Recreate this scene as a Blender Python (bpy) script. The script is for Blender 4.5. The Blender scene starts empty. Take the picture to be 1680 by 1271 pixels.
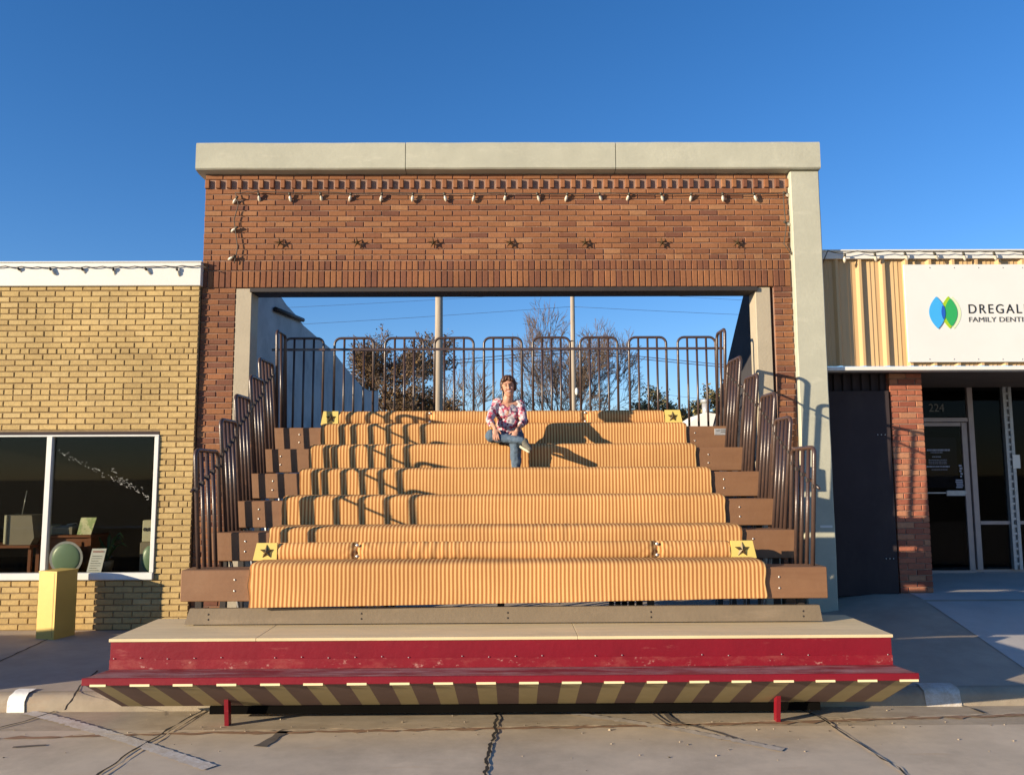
import bpy, math, random
from mathutils import Vector, Matrix, noise, Quaternion
R=math.radians
scene=bpy.context.scene
C=scene.collection
# ------------------------------------------------------------------ camera
F=1350.0; PW,PH=1680.0,1271.0
CAM=Vector((0.05,-9.2,1.68))
PITCH,YAW,ROLL=6.15,0.42,-0.26
rot=Matrix.Rotation(R(-YAW),3,'Z')@Matrix.Rotation(R(90+PITCH),3,'X')@Matrix.Rotation(R(ROLL),3,'Z')
def ray(px,py): return rot@Vector(((px-PW/2)/F,-(py-PH/2)/F,-1))
def atY(px,py,Y):
    d=ray(px,py); t=(Y-CAM.y)/d.y; p=CAM+d*t; return (p.x,p.z)
def atZ(px,py,z):
    d=ray(px,py); t=(z-CAM.z)/d.z; p=CAM+d*t; return (p.x,p.y)
def p3(px,py,Y):
    x,z=atY(px,py,Y); return Vector((x,Y,z))
def wx(px,Y,py=700): return atY(px,py,Y)[0]
def wz(py,Y,px=835): return atY(px,py,Y)[1]
cd=bpy.data.cameras.new('camera'); cam=bpy.data.objects.new('camera',cd); C.objects.link(cam)
cam.matrix_world=Matrix.Translation(CAM)@rot.to_4x4()
cd.sensor_width=36; cd.lens=36*F/PW; cd.clip_end=3000; cd.clip_start=.05
scene.camera=cam
# ------------------------------------------------------------------ light
KX=1.8; SUN_EL=11.0
sun_dir=Vector((KX,1,-math.tan(R(SUN_EL))*math.hypot(KX,1))).normalized()   # direction of travel
sd=bpy.data.lights.new('sun','SUN'); sd.energy=5.0; sd.angle=R(.55); sd.color=(1,.83,.60)
so=bpy.data.objects.new('sun',sd); C.objects.link(so); so.rotation_mode='QUATERNION'; so.rotation_quaternion=sun_dir.to_track_quat('-Z','Y')
w=bpy.data.worlds.new('World'); scene.world=w; w.use_nodes=True
nt=w.node_tree; bg=nt.nodes['Background']; sky=nt.nodes.new('ShaderNodeTexSky'); sky.sky_type='NISHITA'; sky.sun_disc=False
sky.sun_elevation=R(SUN_EL)
# nishita: rotation 0 = sun at +Y, positive turns toward +X (clockwise from above)
sky.sun_rotation=math.atan2(-sun_dir.x,-sun_dir.y)
sky.air_density=1.0; sky.dust_density=0.0; sky.ozone_density=3.0; sky.altitude=300
hs=nt.nodes.new('ShaderNodeHueSaturation'); hs.inputs['Saturation'].default_value=1.22; nt.links.new(sky.outputs[0],hs.inputs['Color']); tn=nt.nodes.new('ShaderNodeMix'); tn.data_type='RGBA'; tn.blend_type='MULTIPLY'; tn.inputs[0].default_value=1; tn.inputs[7].default_value=(1.0,.95,1.14,1); nt.links.new(hs.outputs[0],tn.inputs[6]); nt.links.new(tn.outputs[2],bg.inputs[0]); bg.inputs[1].default_value=.105
vs=scene.view_settings; vs.view_transform='Standard'; vs.look='None'; vs.gamma=1; vs.exposure=0.8
# ------------------------------------------------------------------ materials
def lin(r,g,b,k=1.0):
    f=lambda c:((c/255)/12.92 if c/255<=.04045 else ((c/255+.055)/1.055)**2.4)*k
    return (f(r),f(g),f(b),1)
def mat(name,col,rough=.8,var=.12,scale=6,bump=.0,bscale=60,tint=0,metal=0,spec=.4,stain=None,stretch=(1,1,1),spot=None):
    m=bpy.data.materials.new(name); m.use_nodes=True; n=m.node_tree.nodes; l=m.node_tree.links
    b=n['Principled BSDF']; b.inputs['Roughness'].default_value=rough; b.inputs['Metallic'].default_value=metal
    b.inputs['Specular IOR Level'].default_value=spec
    tc=n.new('ShaderNodeTexCoord'); mp=n.new('ShaderNodeMapping'); mp.inputs['Scale'].default_value=stretch; l.new(tc.outputs['Object'],mp.inputs[0])
    ns=n.new('ShaderNodeTexNoise'); ns.inputs['Scale'].default_value=scale; ns.inputs['Detail'].default_value=8; ns.inputs['Roughness'].default_value=.65; l.new(mp.outputs[0],ns.inputs[0])
    mr=n.new('ShaderNodeMapRange'); mr.inputs[1].default_value=.25; mr.inputs[2].default_value=.75; mr.inputs[3].default_value=1-var; mr.inputs[4].default_value=1+var; l.new(ns.outputs[0],mr.inputs[0])
    val=mr.outputs[0]
    if tint:
        at=n.new('ShaderNodeAttribute'); at.attribute_name='tint'
        mt=n.new('ShaderNodeMapRange'); mt.inputs[3].default_value=1-tint; mt.inputs[4].default_value=1+tint; l.new(at.outputs['Fac'],mt.inputs[0])
        mm=n.new('ShaderNodeMath'); mm.operation='MULTIPLY'; l.new(val,mm.inputs[0]); l.new(mt.outputs[0],mm.inputs[1]); val=mm.outputs[0]
    mx=n.new('ShaderNodeMix'); mx.data_type='RGBA'; mx.blend_type='MULTIPLY'; mx.inputs[0].default_value=1; mx.inputs[6].default_value=col
    cb=n.new('ShaderNodeCombineColor'); [l.new(val,cb.inputs[i]) for i in range(3)]; l.new(cb.outputs[0],mx.inputs[7])
    out=mx.outputs[2]
    if stain:
        for (sc,lo,hi,scol,amt,st) in stain:
            n2=n.new('ShaderNodeTexNoise'); n2.inputs['Scale'].default_value=sc; n2.inputs['Detail'].default_value=9; n2.inputs['Roughness'].default_value=.7
            mp2=n.new('ShaderNodeMapping'); mp2.inputs['Scale'].default_value=st; mp2.inputs['Location'].default_value=(sc,3.1,sc*.3); l.new(tc.outputs['Object'],mp2.inputs[0]); l.new(mp2.outputs[0],n2.inputs[0])
            r2=n.new('ShaderNodeMapRange'); r2.inputs[1].default_value=lo; r2.inputs[2].default_value=hi; r2.inputs[3].default_value=0; r2.inputs[4].default_value=amt; l.new(n2.outputs[0],r2.inputs[0])
            m2=n.new('ShaderNodeMix'); m2.data_type='RGBA'; l.new(r2.outputs[0],m2.inputs[0]); l.new(out,m2.inputs[6]); m2.inputs[7].default_value=scol; out=m2.outputs[2]
    l.new(out,b.inputs['Base Color'])
    if bump:
        nb=n.new('ShaderNodeTexNoise'); nb.inputs['Scale'].default_value=bscale; nb.inputs['Detail'].default_value=6; l.new(mp.outputs[0],nb.inputs[0])
        bp=n.new('ShaderNodeBump'); bp.inputs['Strength'].default_value=bump; bp.inputs['Distance'].default_value=.01; l.new(nb.outputs[0],bp.inputs['Height']); l.new(bp.outputs[0],b.inputs['Normal'])
    return m
M={}
def relief(o,fn):
    me=o.data; nn=[Vector(v.normal) for v in me.vertices]; wl=wloc(o); vv=[Vector(v.co) for v in me.vertices]; out=[]
    for c,n in zip(vv,nn): q=c+n*fn(c+wl); out+=[q.x,q.y,q.z]
    me.vertices.foreach_set('co',out); me.update()
def brickmat(name,cols,rough=.85):
    m=bpy.data.materials.new(name); m.use_nodes=True; n=m.node_tree.nodes; l=m.node_tree.links; b=n['Principled BSDF']
    b.inputs['Roughness'].default_value=rough; b.inputs['Specular IOR Level'].default_value=.25
    at=n.new('ShaderNodeAttribute'); at.attribute_name='tint'
    cr=n.new('ShaderNodeValToRGB'); el=cr.color_ramp.elements
    el[0].position=0; el[0].color=cols[0]; el[1].position=1; el[1].color=cols[-1]
    for i,c in enumerate(cols[1:-1]): e=el.new((i+1)/(len(cols)-1)); e.color=c
    l.new(at.outputs['Fac'],cr.inputs[0])
    tc=n.new('ShaderNodeTexCoord'); ns=n.new('ShaderNodeTexNoise'); ns.inputs['Scale'].default_value=35; ns.inputs['Detail'].default_value=8; ns.inputs['Roughness'].default_value=.7; l.new(tc.outputs['Object'],ns.inputs[0])
    n2=n.new('ShaderNodeTexNoise'); n2.inputs['Scale'].default_value=1.1; n2.inputs['Detail'].default_value=6; l.new(tc.outputs['Object'],n2.inputs[0])
    mr=n.new('ShaderNodeMapRange'); mr.inputs[1].default_value=.25; mr.inputs[2].default_value=.75; mr.inputs[3].default_value=.78; mr.inputs[4].default_value=1.2; l.new(ns.outputs[0],mr.inputs[0])
    mr2=n.new('ShaderNodeMapRange'); mr2.inputs[1].default_value=.3; mr2.inputs[2].default_value=.7; mr2.inputs[3].default_value=.80; mr2.inputs[4].default_value=1.12; l.new(n2.outputs[0],mr2.inputs[0])
    mm=n.new('ShaderNodeMath'); mm.operation='MULTIPLY'; l.new(mr.outputs[0],mm.inputs[0]); l.new(mr2.outputs[0],mm.inputs[1])
    vm=n.new('ShaderNodeVectorMath'); vm.operation='SCALE'; l.new(cr.outputs[0],vm.inputs[0]); l.new(mm.outputs[0],vm.inputs['Scale']); l.new(vm.outputs[0],b.inputs['Base Color'])
    bp=n.new('ShaderNodeBump'); bp.inputs['Strength'].default_value=.5; bp.inputs['Distance'].default_value=.004; l.new(ns.outputs[0],bp.inputs['Height']); l.new(bp.outputs[0],b.inputs['Normal'])
    return m
M['red']=brickmat('red_brick',[(.165,.068,.041,1),(.22,.090,.045,1),(.27,.117,.052,1),(.28,.115,.052,1),(.33,.160,.075,1)])
M['red2']=brickmat('red_column_brick',[(.27,.085,.052,1),(.38,.13,.075,1),(.35,.12,.068,1),(.43,.20,.11,1)])
M['yel']=brickmat('yellow_brick',[(.40,.275,.115,1),(.49,.345,.145,1),(.52,.37,.155,1),(.55,.40,.18,1)])
M['mortar_r']=mat('red_mortar',(.30,.19,.14,1),.95,.2,20,.5,90)
M['mortar_y']=mat('yellow_mortar',(.27,.19,.10,1),.95,.2,20,.5,90)
M['cap']=mat('painted_concrete',(.43,.425,.335,1),.85,.10,2.5,.16,30,stain=[(1.6,.5,.75,(.34,.34,.27,1),.5,(1,1,1)),(14,.62,.8,(.30,.29,.22,1),.35,(1,1,1)),(3,.55,.75,(.60,.58,.46,1),.5,(1,1,3))])
M['post']=mat('beige_post_paint',(.40,.345,.25,1),.7,.08,5,.2,40,stain=[(7,.62,.75,(.28,.22,.14,1),.5,(1,1,1))])
M['white']=mat('white_metal_trim',(.70,.69,.64,1),.5,.04,3,.05,30)
M['whitefr']=mat('white_window_frame',(.72,.72,.68,1),.5,.08,5,.1,30)
M['steel_dk']=mat('dark_steel',(.035,.028,.025,1),.6,.2,8)
M['brown']=mat('brown_board',(.225,.115,.058,1),.55,.10,3,.1,30,spec=.35,stain=[(2.2,.5,.72,(.29,.165,.09,1),.45,(1,1,1)),(9,.5,.7,(.17,.08,.04,1),.45,(.12,1,1.5)),(30,.68,.76,(.42,.32,.22,1),.5,(.4,1,1))])
M['toe']=mat('toe_board_paint',(.20,.155,.105,1),.75,.12,3,.2,30,stain=[(3,.55,.75,(.33,.25,.17,1),.6,(.5,1,2)),(40,.66,.76,(.45,.40,.3,1),.6,(1,1,1))])
M['rail']=mat('brown_rail_paint',(.062,.037,.029,1),.33,.2,8,.15,60,spec=.6,stain=[(25,.60,.70,(.20,.10,.06,1),.7,(1,1,.3))])
M['chrome']=mat('zinc_bolt',(.7,.68,.62,1),.3,.1,8,metal=.6)
M['redp']=mat('red_painted_wood',(.20,.0055,.015,1),.45,.14,3,.2,20,spec=.4,stain=[(9,.62,.75,(.55,.20,.16,1),.35,(.35,1,1.8)),(3,.6,.75,(.24,.01,.02,1),.5,(.4,1,1))])
M['redworn']=mat('worn_red_wood',(.22,.022,.03,1),.55,.15,3,.2,20,stain=[(6,.42,.64,(.44,.29,.27,1),.8,(.35,1.6,1)),(14,.5,.7,(.2,.07,.07,1),.6,(.25,1,1))])
M['redkick']=mat('scuffed_red_board',(.215,.007,.016,1),.5,.15,3,.2,20,stain=[(7,.50,.68,(.33,.08,.065,1),.6,(.6,1,1.4)),(26,.60,.68,(.62,.40,.33,1),.55,(.6,1,1)),(2,.6,.75,(.22,.01,.02,1),.5,(.4,1,1))])
M['ply']=mat('plywood_deck',(.73,.58,.34,1),.75,.12,4,.2,30,stretch=(.35,2.5,1),stain=[(4,.55,.75,(.50,.36,.22,1),.5,(.3,2,1)),(40,.68,.74,(.15,.11,.08,1),.6,(.5,1,1))])
M['ystripe']=mat('khaki_stripe_paint',(.36,.29,.15,1),.7,.1,6)
M['bstripe']=mat('brown_stripe_paint',(.15,.095,.08,1),.7,.1,6)
M['cream']=mat('cream_edge',(.85,.72,.42,1),.6,.05,6)
M['ybox']=mat('yellow_painted_box',(.62,.44,.11,1),.45,.08,4,.08,20,stain=[(5,.6,.75,(.55,.42,.16,1),.4,(1,1,.5))])
M['yboard']=mat('yellow_end_board',(.70,.54,.15,1),.6,.05,6)
M['star']=mat('star_iron',(.12,.09,.05,1),.35,.2,30,metal=.6)
M['conc']=mat('road_concrete',(.55,.455,.33,1),.9,.20,2.2,.16,260,stain=[(1.1,.50,.72,(.32,.26,.19,1),.55,(1,1,1)),(160,.55,.75,(.62,.55,.45,1),.5,(1,1,1)),(120,.60,.72,(.16,.13,.11,1),.6,(1,1,1)),(2.0,.60,.74,(.50,.33,.18,1),.45,(.5,2.5,1))])
M['gutter']=mat('gutter_concrete',(.42,.345,.245,1),.9,.24,3,.2,220,stain=[(2.5,.48,.7,(.27,.21,.14,1),.6,(.6,2,1)),(110,.58,.72,(.6,.52,.42,1),.5,(1,1,1)),(5,.6,.75,(.45,.24,.12,1),.5,(.4,2,1))])
M['curb']=mat('curb_concrete',(.33,.275,.20,1),.9,.22,4,.3,120,stain=[(4,.5,.7,(.36,.21,.11,1),.5,(.5,1,1)),(9,.55,.7,(.24,.19,.14,1),.5,(1,1,1))])
M['walk']=mat('sidewalk_concrete',(.40,.335,.26,1),.9,.15,2,.15,200,stain=[(1.2,.5,.72,(.28,.23,.18,1),.5,(1,1,1)),(120,.6,.72,(.5,.45,.38,1),.4,(1,1,1))])
M['walk2']=mat('pale_ramp_concrete',(.50,.47,.43,1),.9,.10,2,.3,60,stain=[(2,.55,.75,(.38,.36,.33,1),.4,(1,1,1))])
M['grit']=mat('street_grit',(.26,.21,.15,1),.9,.5,30,tint=.8)
M['joint']=mat('joint_tar',(.03,.025,.02,1),.95,.3,30)
M['grout']=mat('joint_edge',(.62,.50,.34,1),.9,.2,30)
M['rust']=mat('gutter_seam_stain',(.28,.17,.10,1),.95,.3,12)
M['tyremark']=mat('tyre_mark',(.13,.11,.09,1),.9,.3,12)
M['linep']=mat('worn_white_line',(.60,.56,.50,1),.85,.10,5,.15,200,stain=[(12,.45,.62,(.46,.39,.30,1),.85,(1,1,1)),(90,.5,.6,(.46,.39,.30,1),.7,(1,1,1))])
M['linef']=mat('faded_white_line',(.54,.48,.40,1),.85,.10,5,.15,200,stain=[(16,.42,.58,(.42,.36,.28,1),.9,(1,1,1))])
M['curbp']=mat('white_curb_paint',(.86,.84,.76,1),.6,.05,5,.3,40,stain=[(18,.62,.7,(.5,.42,.3,1),.8,(1,1,1))])
M['greywall']=mat('grey_plaster_wall',(.44,.43,.42,1),.9,.22,1.6,.4,20,stain=[(2,.5,.7,(.17,.18,.2,1),.5,(1,1,1))])
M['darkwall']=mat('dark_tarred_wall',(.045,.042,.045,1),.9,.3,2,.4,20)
M['siding']=mat('tan_metal_siding',(.53,.36,.18,1),.5,.05,2,spec=.4)
M['sign']=mat('sign_white',(.69,.69,.66,1),.45,.03,2)
M['ink']=mat('sign_ink',(.02,.02,.02,1),.6,.05,5)
M['inkg']=mat('sign_grey_ink',(.08,.08,.08,1),.6,.05,5)
M['lblue']=mat('emblem_light_blue',(.05,.38,.78,1),.5,.02,5)
M['dblue']=mat('emblem_dark_blue',(.015,.10,.48,1),.5,.02,5)
M['lgreen']=mat('emblem_lime',(.34,.52,.02,1),.5,.02,5)
M['green']=mat('emblem_green',(.03,.36,.10,1),.5,.02,5)
M['pgreen']=mat('emblem_pale_green',(.62,.70,.46,1),.5,.02,5)
M['panel']=mat('dark_brown_panel',(.045,.033,.034,1),.7,.15,3,spec=.15,stain=[(3,.5,.75,(.07,.055,.05,1),.6,(1,1,.4))])
M['alu']=mat('aluminium_frame',(.38,.31,.29,1),.4,.1,8,metal=.2)
M['alu2']=mat('galvanised_mullion',(.42,.42,.42,1),.4,.2,20,metal=.3)
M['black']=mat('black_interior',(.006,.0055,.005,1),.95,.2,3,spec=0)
M['soffit']=mat('soffit_board',(.10,.075,.06,1),.8,.2,3)
M['paper']=mat('white_paper',(.75,.74,.70,1),.7,.05,6)
M['posterblue']=mat('door_poster',(.03,.045,.10,1),.6,.1,6)
M['ptext']=mat('door_lettering',(.32,.34,.42,1),.7,.1,6)
M['num']=mat('house_number',(.16,.15,.13,1),.5,.05,6)
M['cord']=mat('light_cord',(.07,.06,.045,1),.6,.2,30)
M['bulb']=mat('frosted_bulb',(.60,.54,.42,1),.2,.1,20,spec=.8)
M['sock']=mat('bulb_socket',(.06,.055,.04,1),.5,.1,20)
M['pole']=mat('weathered_pole',(.37,.31,.24,1),.9,.25,3,.4,30,stretch=(6,6,.4))
M['bark']=mat('bare_bark',(.15,.105,.075,1),.9,.3,8)
M['leafg']=mat('golden_brown_leaf',(.17,.10,.035,1),.8,.1,3,tint=.55)
M['leafy']=mat('straw_leaf',(.30,.25,.10,1),.8,.1,3,tint=.5)
M['wood']=mat('cabinet_wood',(.22,.075,.03,1),.4,.25,5,stretch=(1,1,6))
M['tv']=mat('television_case',(.25,.21,.15,1),.4,.1,6)
M['crt']=mat('green_screen',(.20,.30,.20,1),.35,.10,3,spec=.4)
M['creamr']=mat('cream_radio',(.60,.55,.38,1),.4,.05,6)
M['plantg']=mat('house_plant_leaf',(.06,.14,.05,1),.6,.3,9)
M['pic']=mat('picture_print',(.72,.68,.42,1),.6,.35,9,stain=[(9,.5,.55,(.30,.42,.14,1),.8,(1,1,1))])
M['offroof']=mat('white_shed_wall',(.80,.77,.70,1),.7,.05,2)
M['tyre']=mat('tyre_rubber',(.02,.02,.02,1),.9,.1,9)
M['grass']=mat('dry_grass',(.16,.13,.06,1),.95,.3,1.5,.5,20)
def fabric():
    m=bpy.data.materials.new('striped_fabric'); m.use_nodes=True; n=m.node_tree.nodes; l=m.node_tree.links; b=n['Principled BSDF']
    b.inputs['Roughness'].default_value=.9; b.inputs['Specular IOR Level'].default_value=.1
    tc=n.new('ShaderNodeTexCoord'); 
    nz=n.new('ShaderNodeTexNoise'); nz.inputs['Scale'].default_value=3; l.new(tc.outputs['Object'],nz.inputs[0])
    at=n.new('ShaderNodeAttribute'); at.attribute_name='sx'
    ad=n.new('ShaderNodeMath'); ad.operation='MULTIPLY_ADD'; ad.inputs[1].default_value=.006; l.new(nz.outputs[0],ad.inputs[0]); l.new(at.outputs['Fac'],ad.inputs[2])
    mu=n.new('ShaderNodeMath'); mu.operation='MULTIPLY'; mu.inputs[1].default_value=2*math.pi/.0322; l.new(ad.outputs[0],mu.inputs[0])
    si=n.new('ShaderNodeMath'); si.operation='SINE'; l.new(mu.outputs[0],si.inputs[0])
    cr=n.new('ShaderNodeValToRGB'); e=cr.color_ramp.elements
    e[0].position=.22; e[0].color=(.38,.155,.052,1); e[1].position=.70; e[1].color=(.69,.405,.155,1)
    k=e.new(.95); k.color=(.75,.455,.185,1); k=e.new(.42); k.color=(.49,.225,.08,1)
    mr=n.new('ShaderNodeMapRange'); mr.inputs[1].default_value=-1; mr.inputs[2].default_value=1; l.new(si.outputs[0],mr.inputs[0]); l.new(mr.outputs[0],cr.inputs[0])
    n2=n.new('ShaderNodeTexNoise'); n2.inputs['Scale'].default_value=1.3; n2.inputs['Detail'].default_value=5; l.new(tc.outputs['Object'],n2.inputs[0])
    m2=n.new('ShaderNodeMapRange'); m2.inputs[1].default_value=.3; m2.inputs[2].default_value=.7; m2.inputs[3].default_value=.84; m2.inputs[4].default_value=1.1; l.new(n2.outputs[0],m2.inputs[0])
    vm=n.new('ShaderNodeVectorMath'); vm.operation='SCALE'; l.new(cr.outputs[0],vm.inputs[0]); l.new(m2.outputs[0],vm.inputs['Scale']); l.new(vm.outputs[0],b.inputs['Base Color'])
    bp=n.new('ShaderNodeBump'); bp.inputs['Strength'].default_value=.05; bp.inputs['Distance'].default_value=.003; l.new(si.outputs[0],bp.inputs['Height']); l.new(bp.outputs[0],b.inputs['Normal'])
    return m
M['fabric']=fabric()
def glassmat(name,tint,refl=1.0):
    m=bpy.data.materials.new(name); m.use_nodes=True; n=m.node_tree.nodes; l=m.node_tree.links; n.clear()
    o=n.new('ShaderNodeOutputMaterial'); t=n.new('ShaderNodeBsdfTransparent'); t.inputs[0].default_value=tint
    g=n.new('ShaderNodeBsdfGlossy'); g.inputs['Roughness'].default_value=.02; g.inputs[0].default_value=(.9*refl,.9*refl,.9*refl,1)
    lw=n.new('ShaderNodeLayerWeight'); lw.inputs[0].default_value=.5; pw=n.new('ShaderNodeMath'); pw.operation='POWER'; pw.inputs[1].default_value=4; l.new(lw.outputs['Facing'],pw.inputs[0]); f=n.new('ShaderNodeMath'); f.operation='MULTIPLY_ADD'; f.inputs[1].default_value=.5; f.inputs[2].default_value=.04; l.new(pw.outputs[0],f.inputs[0])
    mx=n.new('ShaderNodeMixShader'); l.new(f.outputs[0],mx.inputs[0]); l.new(t.outputs[0],mx.inputs[1]); l.new(g.outputs[0],mx.inputs[2]); l.new(mx.outputs[0],o.inputs[0])
    return m
M['glass']=glassmat('window_glass',(.84,.85,.82,1),.3)
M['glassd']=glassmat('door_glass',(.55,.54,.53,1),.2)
def floral():
    m=bpy.data.materials.new('floral_blouse'); m.use_nodes=True; n=m.node_tree.nodes; l=m.node_tree.links; b=n['Principled BSDF']; b.inputs['Roughness'].default_value=.9
    tc=n.new('ShaderNodeTexCoord'); wn=n.new('ShaderNodeTexNoise'); wn.inputs['Scale'].default_value=14; l.new(tc.outputs['Object'],wn.inputs[0])
    va=n.new('ShaderNodeVectorMath'); va.operation='MULTIPLY_ADD'; va.inputs[1].default_value=(.06,.06,.06); l.new(wn.outputs['Color'],va.inputs[0]); l.new(tc.outputs['Object'],va.inputs[2])
    vo=n.new('ShaderNodeTexVoronoi'); vo.inputs['Scale'].default_value=34; l.new(va.outputs[0],vo.inputs[0])
    sp=n.new('ShaderNodeSeparateColor'); l.new(vo.outputs['Color'],sp.inputs[0])
    cr=n.new('ShaderNodeValToRGB'); cr.color_ramp.interpolation='CONSTANT'; e=cr.color_ramp.elements
    e[0].position=0; e[0].color=(.50,.46,.46,1); e[1].position=.34; e[1].color=(.42,.06,.10,1)
    for p,c in ((.50,(.50,.36,.40,1)),(.60,(.16,.03,.07,1)),(.8,(.30,.31,.36,1)),(.9,(.6,.18,.24,1))): k=e.new(p); k.color=c
    l.new(sp.outputs[0],cr.inputs[0]); l.new(cr.outputs[0],b.inputs['Base Color']); return m
M['floral']=floral()
M['skin']=mat('skin',(.52,.27,.18,1),.5,.10,14,spec=.35)
M['jeans']=mat('blue_jeans',(.075,.115,.165,1),.9,.25,9,.3,90,stain=[(6,.55,.75,(.22,.29,.36,1),.6,(1,1,1))])
M['hair']=mat('brown_hair',(.075,.032,.018,1),.5,.4,40,.5,90,stretch=(1,1,.3))
M['lip']=mat('lips',(.38,.09,.08,1),.5,.05,9)
M['teeth']=mat('teeth',(.75,.70,.62,1),.4,.02,9)
M['eye']=mat('eye_dark',(.03,.018,.015,1),.3,.05,9)
M['shoe']=mat('sneaker',(.12,.115,.09,1),.6,.3,30)
M['sole']=mat('shoe_sole',(.42,.40,.30,1),.7,.1,20)
M['leather']=mat('black_watch',(.02,.02,.02,1),.4,.1,20)
# ------------------------------------------------------------------ mesh builder
class MB:
    def __init__(s): s.v=[];s.f=[];s.t=[];s.m=[];s.sm=[]
    def add(s,vs,fs,t=.5,mi=0,smooth=False):
        o=len(s.v); s.v+= [tuple(v) for v in vs]
        for f in fs: s.f.append(tuple(i+o for i in f)); s.t.append(t); s.m.append(mi); s.sm.append(smooth)
    def box(s,x0,x1,y0,y1,z0,z1,t=.5,mi=0,ch=0):
        if x0>x1:x0,x1=x1,x0
        if y0>y1:y0,y1=y1,y0
        if z0>z1:z0,z1=z1,z0
        if ch:   # chamfer all edges
            ch=min(ch,(x1-x0)/2.2,(y1-y0)/2.2,(z1-z0)/2.2); P={}; vs=[]
            for i,x in enumerate((x0,x1)):
                for j,y in enumerate((y0,y1)):
                    for k,z in enumerate((z0,z1)):
                        a=ch*(1 if i==0 else -1);b=ch*(1 if j==0 else -1);c=ch*(1 if k==0 else -1)
                        for ax,p in enumerate(((x,y+b,z+c),(x+a,y,z+c),(x+a,y+b,z))): P[i,j,k,ax]=len(vs); vs.append(p)
            fs=[]
            for i in (0,1):
                q=[P[i,0,0,0],P[i,1,0,0],P[i,1,1,0],P[i,0,1,0]]; fs.append(q if i else q[::-1])
                q=[P[0,i,0,1],P[0,i,1,1],P[1,i,1,1],P[1,i,0,1]]; fs.append(q if i else q[::-1])
                q=[P[0,0,i,2],P[1,0,i,2],P[1,1,i,2],P[0,1,i,2]]; fs.append(q if i else q[::-1])
                for j in (0,1):
                    fs.append([P[i,j,0,0],P[i,j,1,0],P[i,j,1,1],P[i,j,0,1]])
                    fs.append([P[i,0,j,0],P[i,1,j,0],P[i,1,j,2],P[i,0,j,2]])
                    fs.append([P[0,i,j,1],P[1,i,j,1],P[1,i,j,2],P[0,i,j,2]])
            for k,_ in [(k,0) for k in P if k[3]==0]: pass
            for i in (0,1):
                for j in (0,1):
                    for k in (0,1): fs.append([P[i,j,k,0],P[i,j,k,1],P[i,j,k,2]])
            s.add(vs,fs,t,mi); return
        s.add([(x0,y0,z0),(x1,y0,z0),(x1,y1,z0),(x0,y1,z0),(x0,y0,z1),(x1,y0,z1),(x1,y1,z1),(x0,y1,z1)],
              [(0,3,2,1),(4,5,6,7),(0,1,5,4),(1,2,6,5),(2,3,7,6),(3,0,4,7)],t,mi)
    def brick(s,x0,x1,yf,z0,z1,yb,t,rng,e=.004):   # brick with worn front edge, face looks to -Y
        j=lambda a=.0022:rng.uniform(-a,a)
        vs=[(x0,yb,z0),(x1,yb,z0),(x1,yb,z1),(x0,yb,z1)]
        vs+=[(x0+j(),yf+e*1.3,z0+j()),(x1+j(),yf+e*1.3,z0+j()),(x1+j(),yf+e*1.3,z1+j()),(x0+j(),yf+e*1.3,z1+j())]
        o=j(.003)
        vs+=[(x0+e,yf+o,z0+e+j()),(x1-e,yf+o,z0+e+j()),(x1-e,yf+o,z1-e+j()),(x0+e,yf+o,z1-e+j())]
        fs=[(8,9,10,11)]
        for a in range(4):
            b=(a+1)%4; fs+=[(a,b,b+4,a+4),(a+4,b+4,b+8,a+8)]
        s.add(vs,fs,t)
    def tube(s,pts,r,n=8,t=.5,mi=0,cap=True,smooth=True):
        pts=[Vector(p) for p in pts]; rs=r if isinstance(r,(list,tuple)) else [r]*len(pts)
        o=len(s.v); up=None
        for i,p in enumerate(pts):
            d=(pts[min(i+1,len(pts)-1)]-pts[max(i-1,0)])
            if d.length<1e-9: d=Vector((0,0,1))
            d.normalize()
            if up is None: up=d.orthogonal().normalized()
            else:
                up=up-d*up.dot(d)
                up=up.normalized() if up.length>1e-6 else d.orthogonal().normalized()
            b=d.cross(up)
            for k in range(n):
                a=2*math.pi*k/n; s.v.append(tuple(p+(up*math.cos(a)+b*math.sin(a))*rs[i]))
        for i in range(len(pts)-1):
            for k in range(n):
                k2=(k+1)%n; s.f.append((o+i*n+k,o+i*n+k2,o+(i+1)*n+k2,o+(i+1)*n+k)); s.t.append(t); s.m.append(mi); s.sm.append(smooth)
        if cap:
            s.f.append(tuple(o+k for k in range(n))[::-1]); s.f.append(tuple(o+(len(pts)-1)*n+k for k in range(n)))
            s.t+=[t,t]; s.m+=[mi,mi]; s.sm+=[False,False]
    def sphere(s,c,r,nu=10,nv=7,t=.5,mi=0,mtx=None):
        c=Vector(c); r=r if isinstance(r,(list,tuple)) else (r,r,r); vs=[];fs=[]
        for j in range(nv+1):
            ph=math.pi*j/nv
            for i in range(nu):
                a=2*math.pi*i/nu; p=Vector((r[0]*math.sin(ph)*math.cos(a),r[1]*math.sin(ph)*math.sin(a),r[2]*math.cos(ph)))
                if mtx: p=mtx@p
                vs.append(c+p)
        for j in range(nv):
            for i in range(nu):
                i2=(i+1)%nu; fs.append((j*nu+i,(j+1)*nu+i,(j+1)*nu+i2,j*nu+i2))
        s.add(vs,fs,t,mi,True)
    def prism(s,poly,y0,y1,t=.5,mi=0):   # polygon in XZ extruded in Y
        n=len(poly); vs=[(x,y0,z) for x,z in poly]+[(x,y1,z) for x,z in poly]
        s.add(vs,[tuple(range(n)),tuple(range(2*n-1,n-1,-1))]+[(i,i+n,(i+1)%n+n,(i+1)%n) for i in range(n)],t,mi)
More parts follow.
